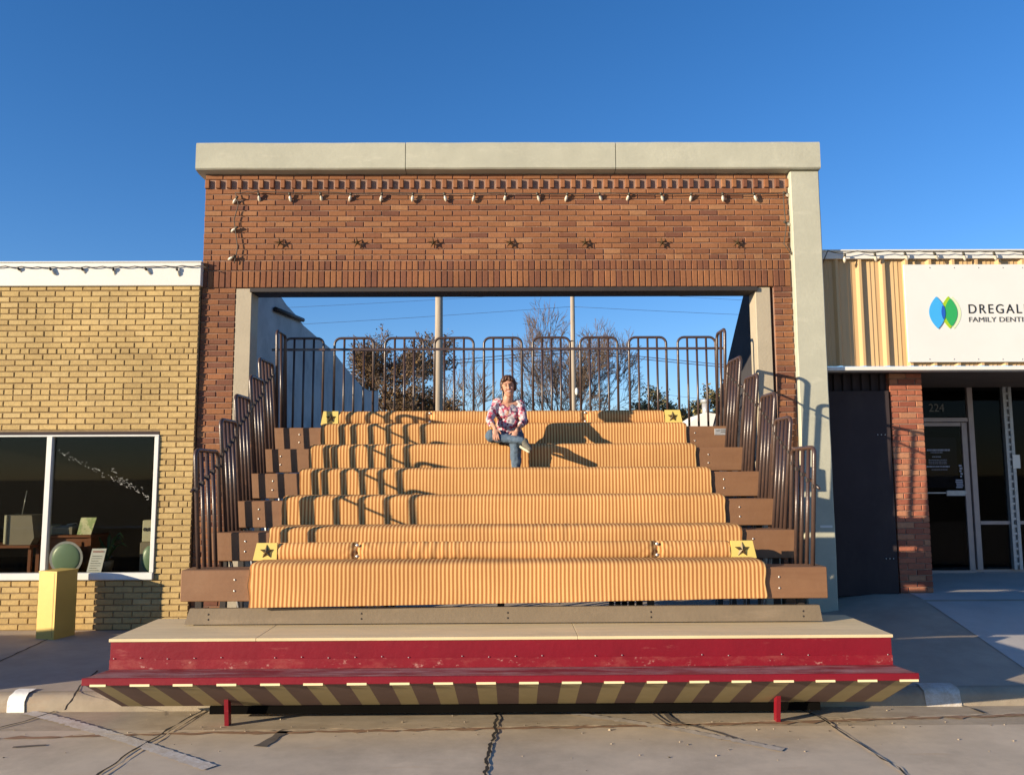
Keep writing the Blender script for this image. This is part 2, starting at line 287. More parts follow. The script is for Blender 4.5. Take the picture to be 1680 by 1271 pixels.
    def prismz(s,poly,z0,z1,t=.5,mi=0):
        n=len(poly); vs=[(x,y,z0) for x,y in poly]+[(x,y,z1) for x,y in poly]
        s.add(vs,[tuple(range(n))[::-1],tuple(range(n,2*n))]+[(i,(i+1)%n,(i+1)%n+n,i+n) for i in range(n)],t,mi)
    def build(s,name,mats,parent=None,origin=None):
        me=bpy.data.meshes.new(name); o3=Vector(origin) if origin is not None else Vector((0,0,0))
        me.from_pydata([tuple(Vector(v)-o3) for v in s.v],[],s.f)
        if not isinstance(mats,(list,tuple)): mats=[mats]
        for m in mats: me.materials.append(M[m] if isinstance(m,str) else m)
        me.polygons.foreach_set('material_index',s.m); me.polygons.foreach_set('use_smooth',s.sm)
        a=me.attributes.new('tint','FLOAT','FACE'); a.data.foreach_set('value',s.t); me.update()
        o=bpy.data.objects.new(name,me); C.objects.link(o); o.location=o3
        if parent is not None: par(o,parent)
        return o
EMP={}
def wloc(o):
    p=Vector(o.location)
    while o.parent: o=o.parent; p=p+Vector(o.location)
    return p
def par(o,p):
    l=Vector(o.location); o.parent=p; o.location=l-wloc(p)
def tag(o,label,cat,group=None):
    o['label']=label; o['category']=cat
    if group:o['group']=group
    return o
def struct(o): o['kind']='structure'; return o
def thing(name,loc,label,cat,group=None):
    o=bpy.data.objects.new(name,None); o.empty_display_size=.1; C.objects.link(o); o.location=loc; return tag(o,label,cat,group)
def copy_tree(o,parent=None):
    c=o.copy(); C.objects.link(c)
    if parent: c.parent=parent
    for ch in list(o.children): copy_tree(ch,c)
    return c
def B(*a,**k): m=MB(); m.box(*a,**k); return m
rng=random.Random(7)
# ------------------------------------------------------------------ ground
GZ=-.10
def quad(name,mt,x0,x1,y0,y1,z): 
    m=MB(); m.add([(x0,y0,z),(x1,y0,z),(x1,y1,z),(x0,y1,z)],[(0,1,2,3)]); return struct(m.build(name,mt))
quad('ground','grass',-900,900,-900,900,GZ-.06)
quad('road','conc',-60,60,-18,-3.11,GZ)
quad('gutter','gutter',-60,60,-3.11,-2.55,GZ-.002)
def facez(x):   # height of the pavement along the shop fronts, it climbs to the right
    t=max(0,min(1,(x+2.5)/5.7)); t=t*t*(3-2*t); u=max(0,min(1,(x-3.4)/.9)); return .045+.155*t+.11*u*u*(3-2*u)
CY=-2.53
def walkz(x,y):
    e=facez(x)
    if y<=0: k=max(0,(y-CY)/(0-CY)); return .026+(e-.026)*k
    return e+.022*y
m=MB(); xs=[-60,-30,-15,-8]+[-6+i*.25 for i in range(49)]+[8,15,30,60]; ys=[CY+.0,-2.35,-2.1,-1.7,-1.4,-1.1,-.8,-.5,-.25,0,.3,.6,.95,1.3,1.7,2.1,2.6]
nx=len(xs)
m.add([(x,y,walkz(x,y)) for y in ys for x in xs],[(j*nx+i,j*nx+i+1,(j+1)*nx+i+1,(j+1)*nx+i) for j in range(len(ys)-1) for i in range(nx-1)],smooth=True)
struct(m.build('sidewalk','walk'))
m=MB(); n=120
prof=[(.02,.0),(-.03,-.004),(-.075,-.022),(-.090,-.06),(-.10,-.14)]
for i in range(n+1):
    x=-30+60*i/n
    for (dy,dz) in prof: m.v.append((x,CY+dy+.008*noise.noise(Vector((x*2,dz*9,0))),.026+dz+.006*noise.noise(Vector((x*3,dy*9,4)))))
np_=len(prof)
for i in range(n):
    for k in range(np_-1): m.f.append((i*np_+k,i*np_+k+1,(i+1)*np_+k+1,(i+1)*np_+k)); m.t.append(.5); m.m.append(0); m.sm.append(True)
struct(m.build('curb','curb'))
def ribbon(name,mt,pix,wd,zf,jit=.006,step=.05,lift=.004,wj=.35,seed=0,world=False,taper=False):
    """strip lying on the ground, given by points and a real width in metres"""
    pts=[Vector((*(q if world else atZ(q[0],q[1],zf if not callable(zf) else zf(q))),0)) for q in pix]
    path=[]
    for a,b in zip(pts[:-1],pts[1:]):
        k=max(1,int((b-a).length/step)); path+=[a.lerp(b,i/k) for i in range(k)]
    path.append(pts[-1]); m=MB(); vs=[]; N=len(path)
    for i,p in enumerate(path):
        d=(path[min(i+1,N-1)]-path[max(0,i-1)]).normalized(); nn=Vector((-d.y,d.x,0))
        o=jit*noise.noise(Vector((i*.35,seed,1.3)))*2; ww=wd*.5*(1+wj*noise.noise(Vector((i*.5,seed,7)))*2)
        if taper: ww*=1-.8*i/N
        for s in (-1,1):
            q=p+nn*(o+s*ww); z=(zf if not callable(zf) else walkz(q.x,q.y))+lift; vs.append((q.x,q.y,z))
    m.add(vs,[(2*i,2*i+2,2*i+3,2*i+1) for i in range(N-1)])
    return struct(m.build(name,mt))
sid=lambda q:.03
GZ2=GZ+.002
ribbon('pavement_joint','joint',[(140,1285),(200,1243),(258,1208),(296,1185),(335,1163)],.015,GZ2,.01,seed=1,wj=.7)
ribbon('pavement_joint','grout',[(150,1287),(210,1244),(266,1209),(300,1187),(340,1164)],.012,GZ2,.008,seed=2,lift=.003,wj=.9)
ribbon('pavement_joint','joint',[(-20,1198),(40,1183),(100,1163)],.016,GZ2,.008,seed=3,wj=.7)
ribbon('pavement_joint','joint',[(816,1160),(812,1200),(803,1225),(794,1285)],.022,GZ2,.010,seed=4,wj=.8,step=.025)
ribbon('pavement_joint','joint',[(1305,1160),(1345,1176),(1362,1188)],.016,GZ2,.012,seed=6,wj=.9)
ribbon('pavement_joint','grout',[(1355,1181),(1380,1203),(1420,1228),(1462,1255),(1500,1285)],.013,GZ2,.012,seed=7,wj=.8)
ribbon('pavement_joint','joint',[(1365,1190),(1420,1226),(1466,1255),(1510,1285)],.008,GZ2,.010,seed=8,wj=.9,lift=.005)
ribbon('pavement_joint','joint',[(1555,1150),(1590,1160),(1614,1170)],.020,GZ2,.010,seed=9,wj=.8)
ribbon('pavement_joint','grout',[(1345,1176),(1375,1178),(1400,1184),(1415,1183)],.012,GZ2,.02,seed=10,wj=.9)
ribbon('gutter_seam','rust',[(-60,1213),(250,1204),(800,1195),(1240,1186),(1750,1170)],.045,GZ2,.015,seed=11,wj=.9,lift=.002)
ribbon('gutter_seam','grout',[(120,1206),(420,1198),(800,1193),(1240,1184),(1600,1173),(1750,1168)],.012,GZ2,.014,seed=12,wj=1.6,lift=.004)
ribbon('tyre_mark','tyremark',[(470,1196),(445,1212),(425,1224)],.075,GZ2,.01,seed=13,wj=.6,lift=.002)
ribbon('tyre_mark','tyremark',[(1080,1162),(1110,1183),(1180,1202),(1245,1222)],.05,GZ2,.01,seed=14,lift=.002,taper=True)
ribbon('tyre_mark','tyremark',[(1060,1163),(1078,1176),(1096,1190)],.02,GZ2,.004,seed=15,lift=.006)
ribbon('tyre_mark','tyremark',[(20,1226),(75,1222)],.03,GZ2,.01,seed=16,lift=.002)
ribbon('parking_line','linep',[(48,1168),(110,1184),(185,1206),(262,1231),(345,1259)],.10,GZ2,.005,seed=17,step=.018,wj=.22,lift=.0035)
ribbon('parking_line','linef',[(900,1164),(1010,1180),(1110,1196),(1200,1213),(1285,1230)],.075,GZ2,.006,seed=18,step=.018,wj=.35,lift=.0035)
ribbon('parking_line','linef',[(1578,1133),(1700,1143)],.07,GZ2,.006,seed=19,wj=.25,lift=.0035)
# joints in the pavement
for k,pts in enumerate([[(-60,1113),(0,1085),(76,1051),(106,1037)],[(-60,1036),(62,1035)],[(106,1164),(120,1143),(134,1122),(160,1100)],[(1612,1038),(1680,1076),(1760,1120)],[(1385,1002),(1430,988),(1470,976)]]):
    ribbon('pavement_joint','joint',pts,.014,sid if k!=2 else (lambda q:.03),.006,seed=30+k,lift=.004)
# pale ramp in front of the dental office
m=MB(); vs=[];fs=[]; NN=14
for j in range(NN+1):
    y=-2.4+5.0*j/NN; ra=atZ(1490,975,.30); rb=atZ(1680,1076,.17); xl=ra[0]+(rb[0]-ra[0])*(y-ra[1])/(rb[1]-ra[1]) if y<ra[1] else 4.35
    for i in range(9):
        x=xl+(12-xl)*i/8; vs.append((x,y,walkz(x,y)+.005))
m.add(vs,[(j*9+i,j*9+i+1,(j+1)*9+i+1,(j+1)*9+i) for j in range(NN) for i in range(8)],smooth=True); struct(m.build('entrance_ramp','walk2'))
# white paint on the curb
for (a,b,sd_) in ((20,48,1),(1530,1590,2)):
    m=MB(); vs=[]; xa=atZ(a,1142,0)[0]; xb=atZ(b,1142,0)[0]; NX=10
    pr=[(.06,.002)]+prof
    for j,(dy,dz) in enumerate(pr):
        for i in range(NX+1):
            x=xa+(xb-xa)*i/NX+(.02*noise.noise(Vector((j*1.3,sd_,i*.1)))); vs.append((x,CY+dy-.009,.026+dz+.009))
    m.add(vs,[(j*(NX+1)+i,(j+1)*(NX+1)+i,(j+1)*(NX+1)+i+1,j*(NX+1)+i+1) for j in range(len(pr)-1) for i in range(NX)],smooth=True)
    struct(m.build('curb_paint','curbp' if sd_==1 else 'linep'))
rg_=random.Random(12); m=MB()
for k in range(170):
    x=rg_.uniform(-5,5.2); y=rg_.choice((rg_.uniform(-3.5,-2.62),rg_.uniform(-4.4,-2.7),rg_.gauss(-3.12,.05)))
    q=rg_.uniform(.003,.009)*(1.8 if rg_.random()<.05 else 1); m.sphere((x,y,GZ+q*.3),(q,q*.8,q*.5),5,3,t=rg_.random())
gr=m.build('grit','grit'); gr['kind']='stuff'
# ------------------------------------------------------------------ brick laying
BW,BH,JT=.2035,.0655,.010
def lay(m,x0,x1,ztop,rows,yf,yb,header=(),rng=rng,off=0,base=.5,spread=.5,bh=BH,bw=BW,depth=.0,holes=(),jt=JT,e=.004):
    z=ztop
    for r in range(rows):
        z1=z; z0=z-bh+jt
        L=bw/2 if r in header else bw
        x=x0-(L*.5 if (r+off)%2 else 0)
        while x<x1-.015:
            a=max(x,x0)+jt*.5; b=min(x+L,x1)-jt*.5
            segs=[(a,b)]
            for (hx0,hx1,hz0,hz1) in holes:
                if z0<hz1-.01 and z1>hz0+.01:
                    ns=[]
                    for (p,q) in segs:
                        if q<=hx0 or p>=hx1: ns.append((p,q)); continue
                        if p<hx0-.02: ns.append((p,hx0))
                        if q>hx1+.02: ns.append((hx1,q))
                    segs=ns
            for (p,q) in segs:
                if q-p>.02:
                    t=min(1,max(0,rng.gauss(base,spread*.5))); m.brick(p,q,yf,z0,z1,yb,t,rng,e)
            x+=L
        z-=bh
    return z
# ------------------------------------------------------------------ red brick theatre front
XL=wx(334,0,380); XR=wx(1296,0,380); PXR=wx(1341,0,320)
Ztop=wz(286,0); 
store=thing('brick_storefront',(0,0,0),'tall red brick shop front with a wide open hole and a pale concrete cap','building')
Zh=wz(427,0); Zlint=wz(471,0); OL=wx(387,0,480); OR=wx(1269,0,480); IL=wx(413,0,480); IR=wx(1240,0,480)
m=MB(); 
m.box(XL+.004,XR-.002,.012,.30,Zlint+.004,Ztop+.02,mi=1)
m.box(XL+.004,OL-.004,.012,.30,-.1,Zlint+.004,mi=1)
m.box(OR+.004,XR-.002,.012,.30,-.1,Zlint+.004,mi=1)
z=Ztop
z=lay(m,XL,XR,z,1,0,.05,off=0)
# dentil course
dz=.108; x=XL; i=0
while x<XR-.03:
    pr_=-.022 if i%2==0 else .028; wd=.056 if i%2==0 else .068
    m.brick(x+.004,min(x+wd-.004,XR),pr_,z-dz+.008,z-.002,.05,rng.random(),rng); x+=wd; i+=1
z-=dz
nr=int(round((z-Zh-.066)/BH)); bh=(z-Zh)/(nr+1)
z=lay(m,XL,XR,z,nr,0,.05,bh=bh)
z=lay(m,XL,XR,z,1,0,.05,header=(0,),bh=bh)
h1=wz(443,0); x=XL
while x<XR-.02:
    m.brick(x+.005,min(x+.0665-.005,XR),-.003,h1+.005,z-.003,.05,rng.uniform(0,.6),rng); x+=.0665
x=XL
while x<XR-.02:
    m.brick(x+.005,min(x+.0665-.005,XR),-.006,Zlint+.004,h1-.006,.05,rng.uniform(0,.55),rng); x+=.0665
lay(m,XL,OL,Zlint-.004,62,0,.05,base=.25,spread=.6)
lay(m,OR,XR,Zlint-.004,62,0,.05,off=1,base=.3)
m.build('brick_wall',['red','mortar_r'],store)
# coping of three cast blocks
cx=[wx(321,-.12,260),wx(665,-.12,260),wx(1010,-.12,260),wx(1346,-.12,260)]; cz1=wz(233,-.12); cz0=wz(277,-.12)
for i in range(3):
    a,b=cx[i]+(.004 if i else 0),cx[i+1]-(.004 if i<2 else 0); m=MB(); pr_=[(-.105,cz1),(-.12,cz1-.02),(-.12,cz0+.015),(-.105,cz0),(-.005,Ztop+.005),(.34,Ztop+.005),(.34,cz1)]
    NX=24; vs=[]
    for k in range(NX+1):
        x=a+(b-a)*k/NX
        for (y,z) in pr_:
            vs.append((x,y+.004*noise.noise(Vector((x*2.2,z*4,i))),z+.004*noise.noise(Vector((x*3,y*7,9+i)))))
    q=len(pr_); fs=[(k*q+j,(k+1)*q+j,(k+1)*q+(j+1)%q,k*q+(j+1)%q) for k in range(NX) for j in range(q)]+[tuple(range(q)),tuple(range(NX*q+q-1,NX*q-1,-1))]
    m.add(vs,fs); m.build('coping_block','cap',store)
# concrete pier on the right, goes up under the cap
m=MB(); NZ=40; vs=[]
pz0=walkz(3.4,0)-.05
for k in range(NZ+1):
    z=pz0+(Ztop-.004-pz0)*k/NZ
    for (x,y) in ((XR+.002,.3),(XR+.002,-.065),(XR+.012,-.078),(PXR-.012,-.078),(PXR,-.065),(PXR,.3)):
        vs.append((x+.004*noise.noise(Vector((x,z*3,2))),y+.003*noise.noise(Vector((x*3,z*3,5))),z))
m.add(vs,[(k*6+j,k*6+(j+1)%6,(k+1)*6+(j+1)%6,(k+1)*6+j) for k in range(NZ) for j in range(6)]+[(0,1,2,3,4,5),tuple(range(NZ*6+5,NZ*6-1,-1))])
m.build('pier','cap',store)
B(wx(1346,-.085,866),wx(1366,-.085,866),-.083,-.077,wz(868,-.08),wz(864,-.08)).build('metal_strip','white',store)
# lintel and jamb posts
B(IL-.02,IR+.02,-.012,.28,Zlint-.052,Zlint-.002,ch=.004).build('lintel','steel_dk',store)
B(OL,IL,.005,.26,-.1,Zlint-.056+.05,ch=.006).build('jamb_post','post',store)
B(IR,OR-.03,.02,.26,-.1,Zlint-.004,ch=.006).build('jamb_post','post',store)
# party walls running back
m=MB(); X=-3.2; top=[(455,478),(470,500),(492,524),(497,533),(520,553),(545,574),(560,594),(577,615),(594,634),(605,641),(621,641)]
pl=[]
for (px,py) in top:
    d=ray(px,py); t=(X-CAM.x)/d.x; p=CAM+d*t; pl.append((p.y,p.z))
pl=[(.3,pl[0][1]+.05)]+pl; vs=[];q=len(pl)
for xx in (X,X-.19): vs+=[(xx,y,z) for y,z in pl]+[(xx,pl[-1][0],-.3),(xx,.3,-.3)]
Q=q+2; m.add(vs,[tuple(range(Q))[::-1],tuple(range(Q,2*Q))]+[(i,(i+1)%Q,(i+1)%Q+Q,i+Q) for i in range(Q)])
m.build('party_wall','greywall',store)
m=MB()
pA=[]
for px,py in ((452,507),(497,525)):
    d=ray(px,py); t=(X+.04-CAM.x)/d.x; pA.append(CAM+d*t)
m.tube([pA[0],pA[1]],.035,6); m.build('roof_flashing','steel_dk',store)
m=MB(); X=3.22; pl=[(.3,4.4)]
for (px,py) in ((1221,478),(1206,540),(1188,618),(1178,665),(1169,700)):
    d=ray(px,py); t=(X-CAM.x)/d.x; p=CAM+d*t; pl.append((p.y,p.z))
pl.append((pl[-1][0]+4,pl[-1][1]-.2)); vs=[];q=len(pl)
for xx in (X,X+.2): vs+=[(xx,y,z) for y,z in pl]+[(xx,pl[-1][0],-.3),(xx,.3,-.3)]
Q=q+2; m.add(vs,[tuple(range(Q)),tuple(range(Q,2*Q))[::-1]]+[(i,i+Q,(i+1)%Q+Q,(i+1)%Q) for i in range(Q)])
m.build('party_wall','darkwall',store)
quad('shop_floor','walk',-3.19,3.21,.31,12,.04)
# anchor stars
def star_mesh(r,y_out,flat=.38):
    vs=[(0,-y_out,0)]
    for k in range(10):
        a=math.pi/2+k*math.pi/5; rr=r if k%2==0 else r*flat; vs.append((rr*math.cos(a),0,rr*math.sin(a)))
    vs.append((0,.004,0))
    m=MB(); m.add(vs,[(0,1+(k+1)%10,1+k) for k in range(10)]+[(11,1+k,1+(k+1)%10) for k in range(10)]); return m
for i,px in enumerate((459,586,711,837,960,1086,1210)):
    p=p3(px,398,-.03); m=star_mesh(.075,.022,.24); o=m.build('anchor_star','star',store); o.location=p; o.rotation_euler=(0,R(rng.uniform(-12,12)),0)
    m=MB(); m.tube([(0,0,0),(0,.03,0)],.008,6); r_=m.build('tie_rod','star',o)
# small dark iron anchors in the wall
# ------------------------------------------------------------------ string lights
def strings(label,pts,bulbs,y,group='strings of outdoor bulbs'):
    root=thing('string_lights',p3(*pts[0],y),label,'string lights',group)
    path=[]
    for i in range(len(pts)-1):
        a,b=p3(*pts[i],y),p3(*pts[i+1],y); n_=max(2,int((b-a).length/.06))
        for k in range(n_):
            t=k/n_; p=a.lerp(b,t); p.z-=.012*math.sin(math.pi*((t*2)%1))+.004*noise.noise(p*9); path.append(p)
    path.append(p3(*pts[-1],y)); m=MB(); m.tube(path,.006,5); m.build('cord','cord',root)
    sm=MB(); sm.tube([(0,0,0),(0,-.004,-.035)],.014,8)
    bm=MB(); bm.tube([(0,0,-.030),(0,0,-.042),(0,0,-.062),(0,0,-.082),(0,0,-.100),(0,0,-.108)],[.008,.012,.018,.017,.010,.002],10)
    first=None
    for (px,py,ax,ay) in bulbs:
        p=p3(px,py,y-.008)
        if first is None:
            b=bm.build('bulb','bulb',root); s=sm.build('socket','sock',b); first=(b,s)
        else:
            b=first[0].copy(); C.objects.link(b); b.parent=root; s=first[1].copy(); C.objects.link(s); s.parent=b
        b.location=p-Vector(root.location); b.rotation_euler=(R(ax),R(ay),rng.uniform(0,1)*0)
    return root
bl=[(424+50.75*i,316,rng.uniform(8,35),rng.uniform(-25,20)) for i in range(17)]
strings('string of clear bulbs hung under the toothed brick course of the tall red shop front',
 [(384,432),(390,405),(384,360),(391,335),(386,316),(424,314),(630,316),(1000,317),(1285,317),(1287,345),(1290,372),(1286,400),(1296,414),(1318,420),(1335,438),(1349,434)],
 bl+[(390,322,20,40),(390,372,20,60),(386,420,20,70),(1285,315,20,-60),(1286,364,20,-70),(1297,414,20,-50)],-.034)
# ------------------------------------------------------------------ left yellow building
YY=-.045
yb=thing('yellow_brick_building',(-5,YY,0),'low yellow brick shop with a white roof band and a big display window','building','one storey neighbour shops')
YXR=wx(328,YY,480); fz0=wz(470,YY,100); fz1=wz(432,YY,100)
wxl=-8.5; wX0=-8.2; wX1=wx(257,YY,830); wZ0=wz(951,YY,130); wZ1=wz(708,YY,130)
m=MB(); base=-.12
m.box(-9,wX0,YY+.012,.25,base,wZ1,mi=1) ; m.box(-9,YXR-.004,YY+.012,.25,wZ1,fz1-.03,mi=1); m.box(wX1,YXR-.004,YY+.012,.25,base,wZ1,mi=1); m.box(wX0,wX1,YY+.012,.25,base,wZ0,mi=1)
lay(m,-9,YXR,fz0+.01,60,YY,YY+.05,header=(4,11,18,30,37),base=.55,spread=.45,holes=[(-10,wX1,wZ0,wZ1)],e=.005)
m.build('brick_wall',['yel','mortar_y'],yb)
m=MB(); m.box(-9,YXR+.015,YY-.03,.3,fz0,fz1,ch=.006); m.box(-9,YXR+.02,YY-.04,.3,fz1+.001,fz1+.012); m.build('roof_band','white',yb)
m=MB(); m.box(-9,YXR-.01,.3,6,fz1-.25,fz1-.2); m.build('roof','soffit',yb)
# display window
g=YY+.03
win=B(wX0,wX1,YY-.004,YY+.06,wZ1-.035,wZ1).build('window','panel',yb)
m=MB(); fr=.05
zt=wz(716,YY,130); xr1=wx(250,YY,830)
m.box(wX0,wX1,YY-.012,YY+.055,zt-.001,wZ1-.036,ch=.004); m.box(xr1,wX1,YY-.015,YY+.055,wZ0+.078,zt-.002,ch=.004)
mx0,mx1=wx(72,YY,830),wx(81,YY,830); m.box(mx0,mx1,YY-.015,YY+.055,wZ0+.078,zt-.002,ch=.004); m.build('frame','whitefr',win)
m=MB(); m.box(wX0,wX1,YY-.035,YY+.07,wZ0,wZ0+.076,ch=.008); m.build('sill','whitefr',win)
B(wX0,mx0,g,g+.008,wZ0+.076,zt).build('pane','glass',win); B(mx1,xr1,g,g+.008,wZ0+.076,zt).build('pane','glass',win)
# streaks on the right pane
m=MB()
rg=random.Random(3)
for k in range(120):
    t=rg.random()**.8; px=92+t*152; py=738+t*78+rg.gauss(0,2.4)
    if rg.random()<.35: px=185+rg.random()*50; py=778+ (px-185)*.55+rg.gauss(0,4)
    if rg.random()<.05: px=186+rg.uniform(-4,4); py=765+rg.random()*14
    p=p3(px,py,g-.003); l=rg.uniform(.003,.011); h=rg.uniform(.0006,.0018); a=math.radians(-27)+rg.gauss(0,.35); dx,dz=math.cos(a)*l,math.sin(a)*l
    m.add([(p.x-dx,p.y,p.z-dz-h),(p.x+dx,p.y,p.z+dz-h),(p.x+dx,p.y,p.z+dz+h),(p.x-dx,p.y,p.z-dz+h)],[(0,1,2,3)])
m.build('scratch_marks','paper',win)
# room behind glass (walls, floor, ceiling)
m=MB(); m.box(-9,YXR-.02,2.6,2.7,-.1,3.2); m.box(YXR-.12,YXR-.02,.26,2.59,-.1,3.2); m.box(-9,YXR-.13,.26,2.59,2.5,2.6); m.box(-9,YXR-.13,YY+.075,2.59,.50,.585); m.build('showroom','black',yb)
DZ=.587
def it(name,x0,x1,y0,y1,z0,label,cat): return thing(name,((x0+x1)/2,(y0+y1)/2,z0),label,cat)
# console cabinet with round screen set
a,b=wx(60,.55,900),wx(152,.55,900); zc=wz(877,.55,120)
t=it('console_cabinet',a,b,.5,.95,DZ,'dark red wooden console cabinet in the display window behind the round green screen','cabinet')
m=MB(); m.box(a,b,.5,.95,zc-.03,zc,ch=.006); m.box(a+.01,a+.05,.52,.93,DZ,zc-.031); m.box(b-.05,b-.01,.52,.93,DZ,zc-.031); m.box(a+.051,b-.051,.54,.92,DZ+.05,zc-.032); m.build('body','wood',t)
m=MB(); m.box(a+.08,b-.12,.525,.539,DZ+.1,zc-.08); m.build('door_panel','wood',t)
p=p3(110,910,.38); r_=.19
t=thing('picture_tube',(p.x,.38,DZ),'large round green picture tube with a grey rim standing low in the display window','screen')
m=MB(); m.tube([(p.x,.47,DZ+r_),(p.x,.36,DZ+r_)],[r_*.75,r_],32); m.build('rim','alu2',t)
m=MB(); m.sphere((p.x,.362,DZ+r_),(r_*.86,.022,r_*.86),28,14); m.build('screen','crt',t)
# portable tv on table at far left
a,b=wx(0,.45,890),wx(62,.45,890); zt_=wz(893,.45,30)
t=it('side_table',a-.1,b,.3,.8,DZ,'plain brown wooden table under the boxy portable television in the window','table')
B(a-.35,b,.3,.8,zt_-.03,zt_,ch=.005).build('tabletop','wood',t)
for q in ((a-.3,.35),(b-.05,.35),(b-.05,.74),(a-.3,.74)): B(q[0],q[0]+.035,q[1],q[1]+.035,DZ,zt_-.031).build('leg','wood',t)
a,b=wx(12,.4,870),wx(58,.4,870); zt2=wz(845,.4,30)
t=it('portable_television',a,b,.38,.7,zt_,'boxy olive brown portable television with a greenish screen on the table in the window','television')
m=MB(); m.prism([(a,zt_+.002),(b-.04,zt_+.002),(b,zt_+.08),(b-.04,zt2),(a,zt2)],.38,.70); m.build('case','tv',t)
m=MB(); m.box(a-.02,a+.012,.36,.62,zt_+.01,zt2+.004,ch=.006); m.build('bezel','creamr',t)
m=MB(); m.sphere((a-.02,.49,(zt_+zt2)/2),(.03,.11,(zt2-zt_)*.40),14,9); m.build('screen','crt',t)
m=MB(); m.tube([(a+.1,.5,zt2),(a+.14,.5,zt2+.28)],.004,5); m.build('antenna','chrome',t)
# record player / grey box and picture on the console
a,b=wx(88,.6,865),wx(122,.6,865)
t=it('record_player',a,b,.56,.85,zc,'small grey record player on the console cabinet in the window','record player')
B(a,b,.56,.85,zc+.002,zc+.09,ch=.006).build('case','tv',t); m=MB(); m.tube([((a+b)/2,.7,zc+.092),((a+b)/2,.7,zc+.10)],.09,20); m.build('turntable','alu2',t)
m=MB(); m.tube([(b-.04,.76,zc+.092),(b-.05,.74,zc+.125),((a+b)/2,.66,zc+.11)],.006,6); m.build('tone_arm','chrome',t)
a,b=wx(60,.42,865),wx(70,.42,865)
t=it('white_appliance',a-.02,b+.04,.4,.6,zc,'small off white box shaped appliance behind the window post','appliance'); 
B(a-.02,b+.04,.56,.76,zc+.002,zc+.11,ch=.008).build('case','creamr',t); m=MB(); m.sphere(((a+b)/2,.56,zc+.06),(.02,.01,.02)); m.build('knob','steel_dk',t)
a,b=wx(128,.58,865),wx(155,.58,865); z1=wz(849,.58,140)
t=it('picture',a,b,.56,.62,zc,'yellow and green picture leaning on the console cabinet in the window','picture')
m=MB(); m.add([(a,.56,zc+.002),(b-.03,.56,zc+.002),(b,.62,z1),(a+.01,.62,z1),(a,.57,zc+.002),(b-.03,.57,zc+.002),(b,.63,z1),(a+.01,.63,z1)],[(0,1,2,3),(7,6,5,4),(0,4,5,1),(1,5,6,2),(2,6,7,3),(3,7,4,0)]); m.build('print','pic',t)
a,b=wx(143,.06,920),wx(171,.06,920); z1=wz(900,.06,157)
t=it('price_card',a,b,.04,.12,DZ,'white printed card with a red heading leaning low behind the window glass','card')
sh=.03
m=MB(); m.add([(a,.03,DZ+.002),(b-sh,.03,DZ+.002),(b,.10,z1),(a+sh,.10,z1),(a,.036,DZ+.002),(b-sh,.036,DZ+.002),(b,.106,z1),(a+sh,.106,z1)],[(0,1,2,3),(7,6,5,4),(0,4,5,1),(1,5,6,2),(2,6,7,3),(3,7,4,0)]); m.build('card','paper',t)
m=MB()
for k in range(9):
    f=.1+.08*k; zz=DZ+(z1-DZ)*f; yy=.03+.07*f-.004; x0_=a+sh*f+.02; ww=(b-a-sh-.04)*(.95 if k%3 else .7)
    m.box(x0_,x0_+ww,yy-.001,yy,zz,zz+.005)
m.build('small_print','inkg',t)
m=MB(); f=.88; zz=DZ+(z1-DZ)*f; m.box(a+sh*f+.02,b-sh*(1-f)-.02,.03+.07*f-.006,.03+.07*f-.004,zz,zz+.012); m.build('heading','lip',t)
# plant
p=p3(175,862,.7); t=thing('potted_plant',(p.x,.7,zc-.1),'dark leafy house plant arching beside the picture in the window','plant')
m=MB(); m.tube([(p.x,.75,DZ),(p.x,.75,DZ+.12)],[.06,.08],12); m.build('pot','tv',t)
m=MB(); rp=random.Random(5)
for k in range(16):
    an=rp.uniform(0,6.28); le=rp.uniform(.12,.26); b0=Vector((p.x,.75,DZ+.12)); hh=rp.uniform(.15,.34)
    pts=[b0+Vector((math.cos(an)*le*s,math.sin(an)*le*s*.6,hh*math.sin(s*2.2))) for s in (0,.25,.5,.75,1)]; side=Vector((-math.sin(an),math.cos(an)*.5,.3)).normalized()
    vs=[]; 
    for s,q in zip((.3,.8,1,.7,.1),pts): vs+=[q-side*.018*s,q+side*.018*s]
    m.add(vs,[(2*i,2*i+1,2*i+3,2*i+2) for i in range(4)])
m.build('leaves','plantg',t)
# right stack: tv with cream amplifier
a,b=wx(229,.3,900),wx(262,.3,900); z1=wz(889,.3,240)
t=it('table_television',a,b,.28,.7,DZ,'old television with a pale green screen at the right end of the display window','television')
m=MB(); m.box(a,b,.30,.7,DZ+.002,z1,ch=.01); m.build('case','tv',t); m=MB(); m.sphere(((a+b)/2+.01,.30,(DZ+z1)/2),((b-a)*.42,.035,(z1-DZ)*.40),18,10); m.build('screen','crt',t)
z2=wz(853,.3,240)
t=it('valve_radio',a+.02,b,.3,.6,z1,'cream radio with dark round dials on top of the television at the window edge','radio')
m=MB(); m.box(a+.02,b,.3,.6,z1+.002,z2,ch=.008); m.build('case','creamr',t)
for k in range(3):
    m=MB(); m.tube([(a+.055+.05*k,.301,(z1+z2)/2+.02),(a+.055+.05*k,.285,(z1+z2)/2+.02)],.02,14); m.build('dial','steel_dk',t)
strings('string of clear bulbs clipped along the white roof band of the yellow brick shop',
 [(-60,436),(9,437),(62,438),(115,438),(168,437),(221,437),(272,436),(326,436),(333,437),(341,440)],
 [(-24+52.2*i,439,rng.uniform(10,40),rng.uniform(-45,-10)) for i in range(7)],YY-.05)
